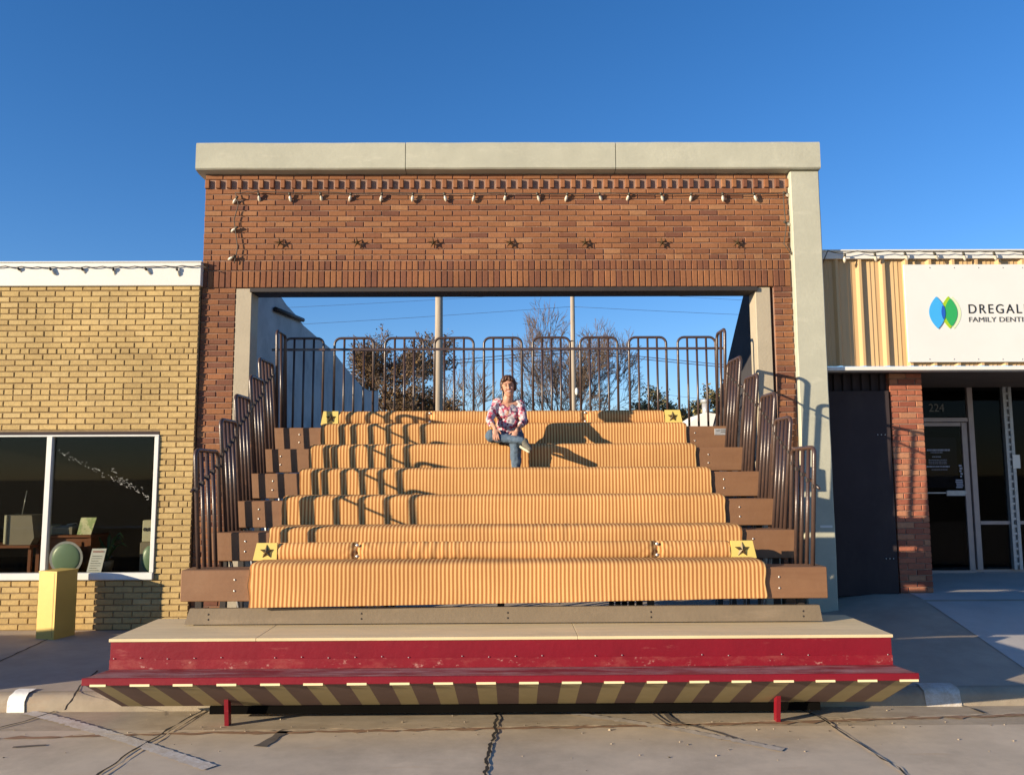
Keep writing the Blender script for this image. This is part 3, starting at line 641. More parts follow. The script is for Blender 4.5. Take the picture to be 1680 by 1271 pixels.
# ------------------------------------------------------------------ right building (dental office)
FY=.13
dent=thing('dental_office',(6,FY,.2),'tan metal clad office with a white fascia sign, brick columns and a recessed glass entrance','building','one storey neighbour shops')
fx0=PXR+.003; fx1=10.5
def zz(py,px,Y): return atY(px,py,Y)[1]
fzt=zz(412,1500,FY); fzb=zz(600,1500,FY)
m=MB(); x=fx0; prof=[]
ph=0
while x<fx1:   # wide ribs
    prof+=[(x,FY+.03),(x+.012,FY+.03),(x+.05,FY+.032),(x+.085,FY+.024),(x+.10,FY+.032),(x+.135,FY+.024),(x+.15,FY+.032),(x+.19,FY+.03),(x+.215,FY-.012),(x+.245,FY-.012),(x+.268,FY+.03)]
    x+=.272
vs=[(x,y,fzb) for x,y in prof]+[(x,y,fzt) for x,y in prof]; n_=len(prof)
m.add(vs,[(i,i+1,i+1+n_,i+n_) for i in range(n_-1)]); m.build('metal_siding','siding',dent)
m=MB(); m.box(fx0,fx1,FY-.05,FY+.2,fzt-.01,zz(409,1500,FY-.05)+.0,ch=.004)
m.box(fx0,fx1,FY-.03,FY-.0,zz(424,1500,FY-.03),fzt-.011); m.build('roof_trim','white',dent)
m=MB(); m.box(fx0,fx1,FY-.06,FY+.12,zz(607,1500,FY-.06),zz(601,1500,FY-.06),ch=.003); m.build('canopy_trim','white',dent)
cz=zz(606,1500,FY-.06)
m=MB(); m.box(fx0,fx1,FY+.04,2.5,fzt-.06,fzt-.012); m.box(fx0,fx1,FY+.12,2.5,cz+.002,cz+.05); m.build('roof','soffit',dent)
# brick column
def col(px0,px1,Y,rows,name='brick_column'):
    a,b=atY(px0,633,Y)[0],atY(px1,633,Y)[0]; m=MB(); zb=walkz(a,Y)-.05
    m.box(a+.01,b-.01,Y+.012,Y+.40,zb,cz,mi=1)
    lay(m,a,b,cz-.002,int((cz-zb)/.067)+1,Y,Y+.05,bh=.067,base=.5,spread=.7)
    # side face bricks
    r=0; z=cz-.002
    while z>zb:
        y=Y+.055
        while y<Y+.40:
            L=.1 if r%2 else .2; q=min(y+L-.01,Y+.41)
            if q>y+.02: m.box(b-.012,b,y,q,z-.057,z,t=rng.random()); m.box(a,a+.012,y,q,z-.057,z,t=rng.random())
            y+=.2 if y>Y+.06 else L
        z-=.067; r+=1
    return m.build(name,['red2','mortar_r'],dent),a,b
_,ca,cb=col(1459,1513,.42,40)
# dark panel + corrugated strip beside pier
pa=wx(1352,.4,800); m=MB(); m.box(pa-.25,ca-.02,.40,.44,.30,zz(641,1420,.4),ch=.004); dp=m.build('dark_board','panel',dent)
m=MB(); vs=[]; xx=pa-.3; pr=[]
while xx<ca: pr+=[(xx,.50),(xx+.05,.50),(xx+.06,.465),(xx+.10,.465)]; xx+=.11
n_=len(pr); m.add([(x,y,2.4) for x,y in pr]+[(x,y,cz) for x,y in pr],[(i,i+1,i+1+n_,i+n_) for i in range(n_-1)]); m.build('metal_siding','panel',dent)
m=MB()
for (px,py) in ((1440,713),(1446,713),(1452,713),(1454,916),(1460,916),(1466,916)):
    p=p3(px,py,.398); m.sphere(p,(.007,.006,.007))
m.build('bolt','chrome',dp)
# glazed entrance
GY=2.05
def gx(px,py=800): return atY(px,py,GY)[0]
def gz(py,px=1570): return atY(px,py,GY)[1]
gzb=walkz(6,GY)+.01
ent=B(gx(1500),gx(1830),GY+.02,GY+.08,gzb,gzb+.04).build('glazed_front','alu',dent)
m=MB()
m.box(gx(1594),gx(1603),GY-.03,GY+.06,gzb+.04,cz,ch=.004)      # jamb right of door
m.box(gx(1500),gx(1593),GY-.03,GY+.06,gz(692),gz(685),ch=.004)   # head
m.box(gx(1604),gx(1825),GY-.02,GY+.05,gz(860,1640),gz(854,1640),ch=.004)
m.box(gx(1604),gx(1825),GY-.02,GY+.05,gz(943,1640)-.02,gz(938,1640),ch=.004)
m.box(gx(1500),gx(1509),GY-.03,GY+.06,gzb+.04,cz,ch=.004)
m.build('frame','alu',ent)
m=MB(); m.box(gx(1652),gx(1656),GY-.05,GY+.05,gzb+.04,cz); m.box(gx(1661),gx(1666),GY-.05,GY+.05,gzb+.04,cz); m.box(gx(1657),gx(1660),GY-.02,GY+.05,gzb+.04,cz)
for k in range(26):
    z=gzb+.1+k*.1; m.box(gx(1656.3),gx(1660.7),GY-.045,GY-.025,z,z+.03)
m.build('mullion','alu2',ent)
B(gx(1604),gx(1651),GY,GY+.008,gzb+.04,cz).build('pane','glassd',ent); B(gx(1667),gx(1825),GY,GY+.008,gzb+.04,cz).build('pane','glassd',ent); B(gx(1510),gx(1593),GY,GY+.008,gz(684),cz).build('transom_pane','glassd',ent)
door=B(gx(1510),gx(1592),GY-.01,GY+.03,gz(946)+.01,gz(935),ch=.003).build('door','alu',dent)
m=MB(); m.box(gx(1583),gx(1592),GY-.01,GY+.03,gz(935)+.001,gz(693),ch=.003); m.box(gx(1510),gx(1518),GY-.01,GY+.03,gz(935)+.001,gz(693),ch=.003); m.box(gx(1519),gx(1582),GY-.01,GY+.03,gz(699),gz(693),ch=.003); m.build('door_frame','alu',door)
B(gx(1519),gx(1582),GY+.004,GY+.012,gz(935),gz(700)).build('door_pane','glassd',door)
m=MB(); m.box(gx(1518),gx(1583),GY-.05,GY-.035,gz(809),gz(807)); m.box(gx(1549),gx(1580),GY-.06,GY-.03,gz(813),gz(804),ch=.005); m.build('push_bar','alu2',door)
B(gx(1521),gx(1574),GY+.013,GY+.016,gz(800),gz(717)).build('door_notice','posterblue',door)
m=MB(); rr=random.Random(9)
for (py,h,x0_,x1_) in ((738,3,1524,1562),(742,1.2,1530,1550),(749,1.5,1532,1547),(754,1,1526,1556),(757,1,1526,1556),(760,1,1526,1556),(765,2.4,1522,1560),(770,1,1530,1556)):
    x=x0_
    while x<x1_:
        w_=rr.uniform(1.5,5); m.box(gx(x),gx(min(x+w_,x1_)),GY-.004,GY-.001+.0,gz(py+h/2),gz(py-h/2)); x+=w_+.8
m.build('door_lettering','ptext',door)
m=MB()
for (x0_,x1_,y0,y1) in ((1575,1581,762,784),(1568,1581,786,801)):
    for k in range(5): m.box(gx(x0_+rr.random()*2),gx(x1_-rr.random()*2),GY-.004,GY-.001,gz(y0+(y1-y0)*(k+.75)/5),gz(y0+(y1-y0)*(k+.05)/5))
m.build('sticker','ptext',door)
B(gx(1657,757),gx(1669,757),GY-.065,GY-.06,gz(768,1660),gz(746,1660)).build('paper_notice','paper',ent)
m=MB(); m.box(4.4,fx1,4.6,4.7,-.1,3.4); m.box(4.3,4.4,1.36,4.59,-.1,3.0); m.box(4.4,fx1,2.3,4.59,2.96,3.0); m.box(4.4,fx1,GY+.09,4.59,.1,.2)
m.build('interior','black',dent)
def text(s,size,mt,parent,loc,ext=.002,sx=1.0,name='lettering',sp=1.0):
    cu=bpy.data.curves.new(name,'FONT'); cu.body=s; cu.size=size; cu.extrude=ext; cu.space_character=sp
    o=bpy.data.objects.new(name,cu); C.objects.link(o); dg=bpy.context.evaluated_depsgraph_get(); me=bpy.data.meshes.new_from_object(o.evaluated_get(dg)); bpy.data.objects.remove(o)
    for v in me.vertices: v.co.x*=sx
    me.materials.clear(); me.materials.append(M[mt]); q=bpy.data.objects.new(name,me); C.objects.link(q); q.rotation_euler=(R(90),0,0); q.location=loc; par(q,parent); return q
text('224',.155,'num',ent,(gx(1523,672),GY-.006,gz(675)),sx=.95)
# sign
SY=FY-.035; sx0=atY(1487,520,SY)[0]; sz1=zz(434,1500,SY); sz0=zz(594,1500,SY)
sg=B(sx0,sx0+4.2,SY,SY+.02,sz0,sz1,ch=.003).build('sign_board','sign',dent)
def lens(cx,cz_,hw,hh,y,mt,name,x_lo=None):
    pts=[];n_=20
    for i in range(n_+1):
        t=-1+2*i/n_; pts.append((cx+hw*(1-t*t)**1.0*.98,cz_+hh*t))
    for i in range(n_-1,0,-1):
        t=-1+2*i/n_; pts.append((cx-hw*(1-t*t)**1.0*.98,cz_+hh*t))
    if x_lo: pts=[(max(x,x_lo(z)),z) if False else (x,z) for x,z in pts]
    m=MB(); m.prism(pts,y-.002,y); return m.build(name,mt,sg)
def sp_(px,py): return atY(px,py,SY-.003)
c1=sp_(1537,513); c2=sp_(1557,512.5); c3=sp_(1564,513); hh=abs(sp_(1537,486.5)[1]-sp_(1537,539.5)[1])/2; hw=abs(sp_(1523.3,513)[0]-sp_(1550.3,513)[0])/2
lens(c3[0],c3[1],hw*.98,hh,SY-.001,'pgreen','emblem_leaf'); lens(c2[0],c2[1],hw,hh,SY-.004,'lgreen','emblem_leaf')
# green leaf clipped on the left, blue leaf, dark overlap
n_=24
def inter(ca_,cb_,y,mt):
    pts=[];pl_=[]
    for i in range(n_+1):
        t=-1+2*i/n_; w_=hw*(1-t*t)*.98; lo=max(ca_-w_,cb_-w_); hi=min(ca_+w_,cb_+w_)
        if hi>lo: pts.append((hi,c2[1]+hh*t)); pl_.append((lo,c2[1]+hh*t))
    m=MB(); m.prism(pts+pl_[::-1],y-.002,y); m.build('emblem_leaf',mt,sg)
inter(c2[0],c2[0]+hw*.42,SY-.007,'green')
lens(c1[0],c1[1],hw,hh,SY-.010,'lblue','emblem_leaf'); inter(c1[0],c2[0],SY-.013,'dblue')
hcap=abs(sp_(1600,499)[1]-sp_(1600,514)[1])
tx=sp_(1588,514); text('DREGALLA',hcap/.70,'ink',sg,(tx[0],SY-.003,tx[1]),sx=.93,sp=1.26)
tx=sp_(1589,528); hc2=abs(sp_(1600,520)[1]-sp_(1600,528)[1]); text('FAMILY DENTISTRY',hc2/.70,'inkg',sg,(tx[0],SY-.003,tx[1]),sx=1.22,sp=1.0)
m=MB()
for px in (1525,1565,1605,1645,1677):
    for py in (439,589):
        p=p3(px,py,SY-.003); m.sphere(p,(.008,.004,.008),6,4)
m.build('screw','alu2',sg)
strings('string of clear bulbs clipped along the roof edge above the white dental sign',
 [(1349,434),(1358,411),(1386,416),(1407,412),(1438,414),(1458,412),(1507,412),(1557,412),(1606,412),(1655,412),(1730,412)],
 [(1386,416,10,0),(1435+48.8*0,415,25,-20),(1484,414,20,-30),(1532,414,20,-40),(1580,414,20,-25),(1630,414,20,-30),(1679,414,20,-30)],FY-.085)
# ------------------------------------------------------------------ stage platform
plat=thing('stage_platform',(0,-2.8,.1),'low red stage with plywood top, a bench step and a striped slanting underside','stage')
PY=-3.07; PB=-2.23; x0=atY(182,1045,PY)[0]; x1=atY(1462,1040,PY)[0]; pz=.526
m=MB(); 
seams=[x0-.01,wx(421,PY,1040),wx(948,PY,1040),x1+.01]
for a,b in zip(seams[:-1],seams[1:]): m.box(a+.0015,b-.0015,PY-.012,PB,pz-.022,pz,ch=.002)
m.build('plywood_top','ply',plat)
bz=atY(835,1094,PY)[1]
m=MB(); m.box(x0,x1,PY,PY+.03,bz-.12,pz-.024,ch=.003); m.box(x0,x0+.03,PY+.031,PB,.11,pz-.024); m.box(x1-.03,x1,PY+.031,PB,.11,pz-.024); m.build('red_face','redp',plat)
BY=-3.43; b0=atY(137,1115,BY)[0]; b1=atY(1505,1106,BY)[0]; bt=atY(835,1108,BY)[1]; bb=atY(835,1119,BY)[1]
m=MB(); m.add([(b0,BY,bt),(b1,BY,bt),(x1,PY-.001,bz),(x0,PY-.001,bz),(b0,BY,bt-.03),(b1,BY,bt-.03),(x1,PY-.001,bz-.03),(x0,PY-.001,bz-.03)],[(0,1,2,3),(7,6,5,4),(0,4,5,1),(1,5,6,2),(2,6,7,3),(3,7,4,0)]); m.build('bench_top','redworn',plat)
m=MB(); m.box(b0-.004,b1+.004,BY-.02,BY-.002,bb,bt+.004,ch=.003); 
m.build('bench_edge','redp',plat)
# striped slanting board
SB=-2.90; s0=atY(200,1160,SB)[0]; s1=atY(1447,1155,SB)[0]; sz=atY(835,1154,SB)[1]
pal=wx(553-16,BY,1120); pitch=(wx(1130,BY,1120)-wx(412,BY,1120))/10.2
tops=[ (150,176),(215,247),(285,317),(356,388),(427,459),(497,529),(568,600),(638,670),(709,741),(779,811),(849,881),(919,951),(988,1021),(1058,1091),(1128,1160),(1197,1229),(1266,1299),(1335,1367),(1404,1436),(1473,1504)]
fr=lambda px:(px-137)/(1505-137)
zc_=bb+.004; E=[0]; MI=[]
for (a,b) in tops: E+=[fr(a),fr(b)]; MI+=[0,1]
if E[-1]<1: E.append(1.0); MI.append(0)
m=MB(); vs=[]
for e in E:
    A=b0+(b1-b0)*e; A2=s0+(s1-s0)*e; vs+=[(A,BY,zc_),(A2,SB,sz),(A2,SB+.02,sz+.01),(A,BY+.02,zc_+.004)]
for i in range(len(E)-1):
    o=i*4; m.add([],[],0)
    for q in range(4): m.f.append((o+q,o+(q+1)%4,o+4+(q+1)%4,o+4+q)); m.t.append(.5); m.m.append(MI[i]); m.sm.append(False)
m.v=[tuple(v) for v in vs]; us=m.build('striped_board',['bstripe','ystripe'],plat)
for (a,b) in tops: B(b0+(b1-b0)*fr(a),b0+(b1-b0)*fr(b),BY-.0235,BY-.0205,bb-.006,bb+.009).build('cream_tab','cream',plat)
B(wx(345,-2.90,1160),wx(1345,-2.90,1157),-2.915,-2.86,GZ+.052,sz-.001).build('shadow_strip','black',plat)  # black strip added to draw the dark shadow band under the striped board
scw=None
for k in range(30):
    x=x0+.03+k*.193
    if k in (5,12,17,20,21,24,27,28): continue
    if scw is None:
        m=MB(); m.sphere((0,0,0),(.0045,.003,.0045),6,4); scw=m.build('screw','alu2',plat); o=scw
    else: o=scw.copy(); C.objects.link(o)
    o.parent=plat; o.location=Vector((x,PY-.006,bz+(pz-bz)*.36+.004*math.sin(k*2.1)))-Vector(plat.location)
zk=bz+(pz-bz)*.36-.008
B(x0-.0015,x1+.0015,PY-.005,PY-.0005,bz+.001,zk,ch=.001).build('kick_board','redkick',plat)
for px in (372,1277):
    lx=atY(px,1178,-3.03)[0]; m=MB()
    m.add([(lx-.015,-3.03,GZ+.002),(lx+.015,-3.03,GZ+.002),(lx+.015,-2.97,GZ+.002),(lx-.015,-2.97,GZ+.002),(lx-.015,-3.06,.10),(lx+.015,-3.06,.10),(lx+.015,-3.00,.10),(lx-.015,-3.00,.10)],[(0,3,2,1),(4,5,6,7),(0,1,5,4),(1,2,6,5),(2,3,7,6),(3,0,4,7)]); m.build('support_foot','redp',plat)
# dark timber frame under the deck
m=MB()
for k in range(9):
    x=x0+.05+(x1-x0-.1)*k/8; m.box(x-.02,x+.02,PY+.04,PB-.02,.11,pz-.03)
m.build('joist','steel_dk',plat)
# ------------------------------------------------------------------ bleachers
ble=thing('bleachers',(0,.3,.2),'six row brown folding bleachers with tall rounded steel railings in the open shop front','bleachers')
NR=6; TR=.60; RI=.2515; Z1=.963; HW=3.05
YK=[-2.65,-2.08,-1.62,-1.15,-.67,-.13]
Yk=lambda k:YK[k]
Zk=lambda k:Z1+RI*k
bxl=[297,345,371,397,413,447]; bxr=[1357,1308,1281,1251,1222,1196]; byy=[935,872,823,778,738,700]
ROWX=[]
bolt=MB(); bolt.sphere((0,0,0),(.008,.005,.008),8,5)
b_me=None
for k in range(NR):
    a,b=atY(bxl[k],byy[k],Yk(k))[0],atY(bxr[k],byy[k],Yk(k))[0]; ROWX.append((a,b))
    m=MB(); m.box(a,b,Yk(k),Yk(k)+.24,Zk(k)-.24,Zk(k),ch=.006); bo=m.build('seat_board','brown',ble)
    for s in (a+.42 if k<1 else a+.30,b-.38):
        for dz_ in (.075,.16):
            if b_me is None: o=bolt.build('bolt','chrome',bo); b_me=o
            else: o=b_me.copy(); C.objects.link(o); o.parent=bo
            o.location=Vector((s,Yk(k)-.002,Zk(k)-dz_))
    m=MB(); m.box(a+.05,b-.05,Yk(k)+.241,Yk(k+1)+.05 if k<NR-1 else Yk(k)+.50,Zk(k)-.10,Zk(k)-.075); m.build('foot_deck','brown',ble)
# fascia tab hardware plate on the top row
p=p3(1184,708,Yk(5)-.003); m=MB(); m.box(p.x-.08,p.x+.07,p.y-.002,p.y,p.z-.035,p.z+.035,ch=.001); m.build('maker_plate','alu2',ble)
m=MB()
for (u,v,w_) in ((-.05,.01,.03),(0,.012,.05),(0,-.008,.05)): m.box(p.x+u-.01,p.x+u+w_,p.y-.004,p.y-.0025,p.z+v,p.z+v+.006)
m.build('plate_text','ink',bpy.data.objects['maker_plate'])
# toe board
TY=-2.58; a,b=atY(311,1010,TY)[0],atY(1345,1005,TY)[0]; tz0=pz+.012; tz1=atY(835,995,TY)[1]
m=MB(); vs=[]; m.prism([(a-.04,tz0),(a,tz1),(b-.0,tz1),(b+.02,tz0)],TY,TY+.04); tb=m.build('toe_board','toe',ble)
m=MB()
for px in (342,593,833,1068,1318):
    x=wx(px,TY,1005)
    for d in (.045,.085): m.sphere((x,TY-.001,tz1-d),(.008,.003,.008),6,4)
m.build('bolt','steel_dk',tb)
# under frame: posts and braces
for xa in (-2.40,-1.2,0,1.2,2.40):
    for k in range(NR):
        yp=Yk(k)+.17; B(xa-.025,xa+.025,yp-.025,yp+.025,pz+.003 if yp<PB else walkz(xa,yp),Zk(k)-.241).build('frame_post','steel_dk',ble)
for xa in (-2.35,2.35):
    for k in range(1,NR-1):
        m=MB(); m.tube([(xa,Yk(k)+.17,Zk(k)-.25),(xa,Yk(k+1)+.17,.2)],.015,6); m.build('brace','alu2',ble)
# side railings: rounded loops leaning outward, one per row, crossed by a slanting rail
RR=.0148
SR=.0185
def loop_panel(ya,yb_,zb,zt,xb,xt,nin=3,r=.058):
    X=lambda z:xb+(xt-xb)*(z-zb)/(zt-zb)
    pts=[(X(zb),ya,zb),(X(zt-r),ya,zt-r)]
    for i in range(1,6):
        t=math.pi/2*i/5; z=zt-r+r*math.sin(t); pts.append((X(z),ya+r-r*math.cos(t),z))
    for i in range(0,6):
        t=math.pi/2*i/5; z=zt-r+r*math.cos(t); pts.append((X(z),yb_-r+r*math.sin(t),z))
    pts.append((X(zb),yb_,zb)); m=MB(); m.tube(pts,SR,8)
    for i in range(nin):
        y=ya+(yb_-ya)*(i+1)/(nin+1); m.tube([(X(zb),y,zb),(X(zt),y,zt-.005)],SR*.92,8)
    return m
topy=[738,688,648,617,588]
for side in (-1,1):
    for k in range(5):
        ya=Yk(k)+.10; yb_=Yk(k+1)+.05; zt=wz(topy[k],ya,330)
        e=abs(ROWX[k][0]) if side<0 else ROWX[k][1]
        xb=side*(e-.08); xt=side*(e+.02) if k else side*(e-.02)
        if side<0: xb=-e+.105; xt=-e+.02-(0 if k else -.02)
        zb=Zk(k)-.1
        o=loop_panel(ya,yb_,zb,zt,xb,xt).build('side_railing','rail',ble)
        m=MB(); zc=zt-.33; f=lambda z:xb+(xt-xb)*(z-zb)/(zt-zb)
        m.tube([(f(zc)+side*.025,ya-.05,zc),(f(zc+.22)+side*.025,yb_+.03,zc+.22)],.011,6)
        m.build('slanting_rail','rail',o)
        for i in range(5):
            y=ya+(yb_-ya)*i/4; z=zc+.22*(y-ya+.05)/(yb_-ya+.08); B(f(z)-.018,f(z)+.018,y-.016,y+.016,z-.017,z+.017,ch=.004).build('clamp','steel_dk',o)
        # bracket to the seat end
        m=MB(); hx=xb
        pts=[(hx+side*.02,ya+.05,Zk(k)-.02+.0)]+[(hx+side*(.02+.05*math.sin(math.pi*i/6)),ya+.02,Zk(k)-.02-.16*i/6) for i in range(7)]
        m.tube(pts,.012,6); m.build('bracket','chrome' if False else 'rail',o)
    # tall corner panel
    e=ROWX[5][0]+.03 if side<0 else ROWX[5][1]-.02
    ya=Yk(5)+.08; o=loop_panel(ya,ya+.35,Zk(5)-.1,wz(543,ya+.1),e,e+side*.03,1).build('corner_railing','rail',ble)
# back railing
BKY=.42; s_=1/ (F/(BKY+9.2)); zt=wz(554,BKY); zc=wz(573,BKY)
loops=[(465,533),(547,615),(630,697),(711,779),(792,858),(872,937),(950,1015),(1030,1095),(1110,1176)]
xa0=wx(447,BKY,573); xb0=wx(1190,BKY,573)
def back_loop(a,b):
    r=.075; pts=[(a,BKY,1.95),(a,BKY,zt-r)]
    for i in range(1,6): t=math.pi/2*i/5; pts.append((a+r-r*math.cos(t),BKY,zt-r+r*math.sin(t)))
    for i in range(6): t=math.pi/2*i/5; pts.append((b-r+r*math.sin(t),BKY,zt-r+r*math.cos(t)))
    pts.append((b,BKY,1.95)); m=MB(); m.tube(pts,RR,8)
    for i in range(3):
        x=a+(b-a)*(i+1)/4; m.tube([(x,BKY,1.95),(x,BKY,zt-.004)],RR*.9,7)
    return m
for (a,b) in loops: back_loop(wx(a+2,BKY,573),wx(b-2,BKY,573)).build('back_railing','rail',ble)
m=MB(); m.box(xa0,xb0,BKY-.030,BKY-.016,zc-.014,zc+.014); m.build('back_crossbar','rail',ble)
# ------------------------------------------------------------------ striped covers
def cloth(name,x0,x1,prof,label,seed,wr=.006,group='striped fabric covers on the bleachers',nx=520,sag=None,parent=None,ends=True,fr=None,crk=0):
    # prof: list of (y,z) swept along x
    pts=[Vector((0,*p)) for p in prof]; dense=[]
    for a,b in zip(pts[:-1],pts[1:]):
        k=max(1,int((b-a).length/.02)); dense+=[a.lerp(b,i/k) for i in range(k)]
    dense.append(pts[-1]); N=len(dense); nrm=[]
    for i in range(N):
        d=(dense[min(i+1,N-1)]-dense[max(i-1,0)]).normalized(); nrm.append(Vector((0,d.z,-d.y)))
    vs=[];sxs=[]
    L=x1-x0
    for j in range(nx+1):
        u=j/nx; x=x0+L*u; edge=min(u,1-u)*L
        for i,p in enumerate(dense):
            v=i/(N-1)
            q=Vector((x,p.y,p.z)); am=wr*(.35+1.1*v)
            dsp=am*(noise.noise(Vector((x*2.3,v*1.2,seed)))+.6*noise.noise(Vector((x*7,v*1.6,seed+5))))
            cr=max(0,noise.noise(Vector((x*.9,seed*3,0)))-.12)*wr*3.0*math.sin(x*70+v*5+3*noise.noise(Vector((x*3,v*3,seed))))
            q+=nrm[i]*(dsp+cr*.5*crk+.004)
            if edge<.035: k=(1-edge/.035); q.z-=.018*k*k*(1-v*.9); q.x+=(.012*k*noise.noise(Vector((v*5,seed,2))))
            if v>.9: q.z+=.010*noise.noise(Vector((x*1.4,seed,8)))*(v-.9)*10
            if fr: q=fr(q,u,v)
            vs.append(q); sxs.append(x+.005*noise.noise(Vector((x*2,v*2,seed+20))))
    fs=[(j*N+i,j*N+i+1,(j+1)*N+i+1,(j+1)*N+i) for j in range(nx) for i in range(N-1)]
    # end flaps down the sides
    for side in (0,nx):
        o=side*N; base=len(vs)
        # strip turning down at the ends behind the front face
        for i in range(N):
            q=Vector(vs[o+i]); v=i/(N-1)
            vs.append(q+Vector((0.0,.02,-.0))); sxs.append(sxs[o+i])
        fs+=[(o+i,o+i+1,base+i+1,base+i) for i in range(N-1)]
    m=MB(); m.add(vs,fs,smooth=True); ob=m.build(name,'fabric',parent)
    a=ob.data.attributes.new('sx','FLOAT','POINT'); a.data.foreach_set('value',sxs)
    if label: tag(ob,label,'seat cover',group)
    return ob
cxl=[410,443,464,492,508,527]; cxr=[1255,1217,1189,1166,1141,1125]; cyy=[925,866,814,770,730,691]
order=['lowest striped cover, hanging over the front row board','striped cover on the second row from the bottom, partly hidden by the padded back rest','striped cover on the third row from the bottom','striped cover on the fourth row, below the feet of the seated woman','striped cover on the fifth row, under the seated woman','topmost striped seat cover, behind the back of the seated woman']
for k in range(NR):
    a=atY(cxl[k],cyy[k],Yk(k))[0]; b=atY(cxr[k],cyy[k],Yk(k))[0]
    y=Yk(k); zt=Zk(k)+.040 ; zb=Zk(k)-.275 if k==0 else Zk(k)-.225
    if k==0: zt=Zk(k)+.046
    pr=[(y+.26,zt+.004),(y+.13,zt+.007),(y+.04,zt+.003),(y+.008,zt-.005),(y-.010,zt-.018),(y-.019,zt-.042),(y-.018,zb+.02),(y-.016,zb)]
    o=cloth('seat_cover',a,b,pr,order[k],k*7+1,wr=.0021 if k!=1 else .0045,crk=.15 if k!=1 else 1)
    if k==0:
        for v in o.data.vertices:
            u=(v.co.x-a)/(b-a)
            if v.co.z<zb+.06: v.co.z+=.045*u*max(0,(zb+.06-v.co.z)/.06)*.9-.012*(1-u)
# padded back rests with yellow end boards
def backrest(k,pxs,tops,label,tuft):
    y=Yk(k)+(.255 if k==0 else .235)+.02; 
    xa,xb=wx(pxs[0],y,tops[0]),wx(pxs[1],y,tops[0]); zt=wz(tops[0],y); z0=Zk(k)+.046
    root=thing('back_cushion',((xa+xb)/2,y,z0),label,'back cushion','padded striped back rests')
    xi0,xi1=wx(tuft[0],y,tops[0]),wx(tuft[1],y,tops[0])
    H=zt-z0
    pr=[(y+.085,z0),(y+.09,z0+H*.5),(y+.08,zt-.02),(y+.055,zt-.002),(y+.035,zt),(y+.012,zt-.014),(y-.006,zt-.05),(y-.010,z0+H*.45),(y-.005,z0+.02),(y+.01,z0+.002)]
    tx=[wx(t,y,tops[0]) for t in tuft[2]]
    def fr(q,u,v):
        for t in tx:
            d=abs(q.x-t); 
            if d<.22:
                kk=math.exp(-(d/.035)**2); q=q+Vector((0,.022*kk,0)); q.y+=.007*math.exp(-(d/.14)**2)*math.sin((q.z*90)+d*60)
        return q
    cl=cloth('padding',xi0,xi1,pr,None,k+50,wr=.0045,parent=root,fr=fr,crk=1)
    for t in tx:
        m=MB(); m.sphere((t,y+.008,z0+H*.85),(.014,.01,.014)); m.sphere((t,y+.008,z0+H*.2),(.014,.01,.014)); m.build('button','chrome',root)
    for (a,b,sl) in ((xa,xi0-.004,1),(xi1+.004,xb,-1)):
        dx=.03*sl
        m=MB(); m.prism([(a-(dx if sl>0 else 0),z0),(b+(0 if sl>0 else .03),z0),(b,zt+.004),(a,zt+.004)],y-.01,y+.012)
        eb=m.build('end_board','yboard',root)
        st=star_mesh(min(.075,(b-a)*.36),.022,.40); s=st.build('star','star',eb); s.location=Vector(((a+b)/2,y-.013,(z0+zt)/2+.002))-wloc(eb)
    return root
backrest(0,(422,1234),(889,),'lower padded striped back rest between two yellow star boards on the front row',(456,1198,(586,1078)))
backrest(5,(531,1115),(674,),'upper padded striped back rest between two yellow star boards on the top row',(556,1090,(705,960)))
# ------------------------------------------------------------------ yellow box
bc=[(-4.80,-.47),(-4.58,-.54),(-4.50,-.28),(-4.72,-.21)]; zt=.727
bx=thing('yellow_box',(-4.78,-.38,walkz(-4.78,-.38)),'upright bright yellow painted box standing on the sidewalk by the display window','box')
def hexa(m,c,za,zb,g=0):
    cx_=sum(p[0] for p in c)/4; cy_=sum(p[1] for p in c)/4
    c=[(cx_+(x-cx_)*(1+g),cy_+(y-cy_)*(1+g)) for x,y in c]
    m.add([(x,y,za) for x,y in c]+[(x,y,zb) for x,y in c],[(0,3,2,1),(4,5,6,7),(0,1,5,4),(1,2,6,5),(2,3,7,6),(3,0,4,7)])
m=MB(); hexa(m,bc,walkz(-4.78,-.38)-.01,zt-.016); m.build('body','ybox',bx)
m=MB(); hexa(m,bc,zt-.0155,zt,.03); m.build('lid','ybox',bx)
u=Vector((.22,-.07,0)).normalized(); p=Vector((bc[1][0],bc[1][1],0))-u*.03; q=Vector((-u.y,u.x,0))*-.0015
m=MB(); m.add([p+q+Vector((0,0,.06)),p+q+u*.004+Vector((0,0,.06)),p+q+u*.004+Vector((0,0,zt-.02)),p+q+Vector((0,0,zt-.02))],[(0,1,2,3)]); m.build('edge_seam','wood',bx)
# ------------------------------------------------------------------ background: poles, wires, trees, shed
def pole(px,Y,r,top,label):
    p=p3(px,560,Y); t=thing('utility_pole',(p.x,Y,GZ),label,'utility pole','wooden utility poles behind the shop')
    m=MB(); m.tube([(p.x,Y,GZ-.1),(p.x,Y,top*.5),(p.x,Y,top)],[r*1.1,r,r*.85],14); m.build('pole_shaft','pole',t); return t,p.x
t,x=pole(720,16,.125,11,'thicker pale wooden utility pole behind the left half of the back railing')
m=MB(); m.sphere((x-.03,15.86,9),(.05,.05,.05)); 
B(x-1.2,x+1.2,15.84,15.95,10.2,10.32).build('cross_arm','pole',t)
t,x=pole(940,25,.10,12,'thinner dark wooden utility pole behind the right half of the back railing')
B(x-1.2,x+1.2,24.85,24.95,11.0,11.12).build('cross_arm','pole',t)
m=MB(); m.box(x-.25,x-.02,24.88,24.92,7.3,7.33); m.build('pole_step','steel_dk',t)
m=MB(); m.sphere(p3(946,642,24.8),(.07,.07,.16)); m.build('insulator','white',t)
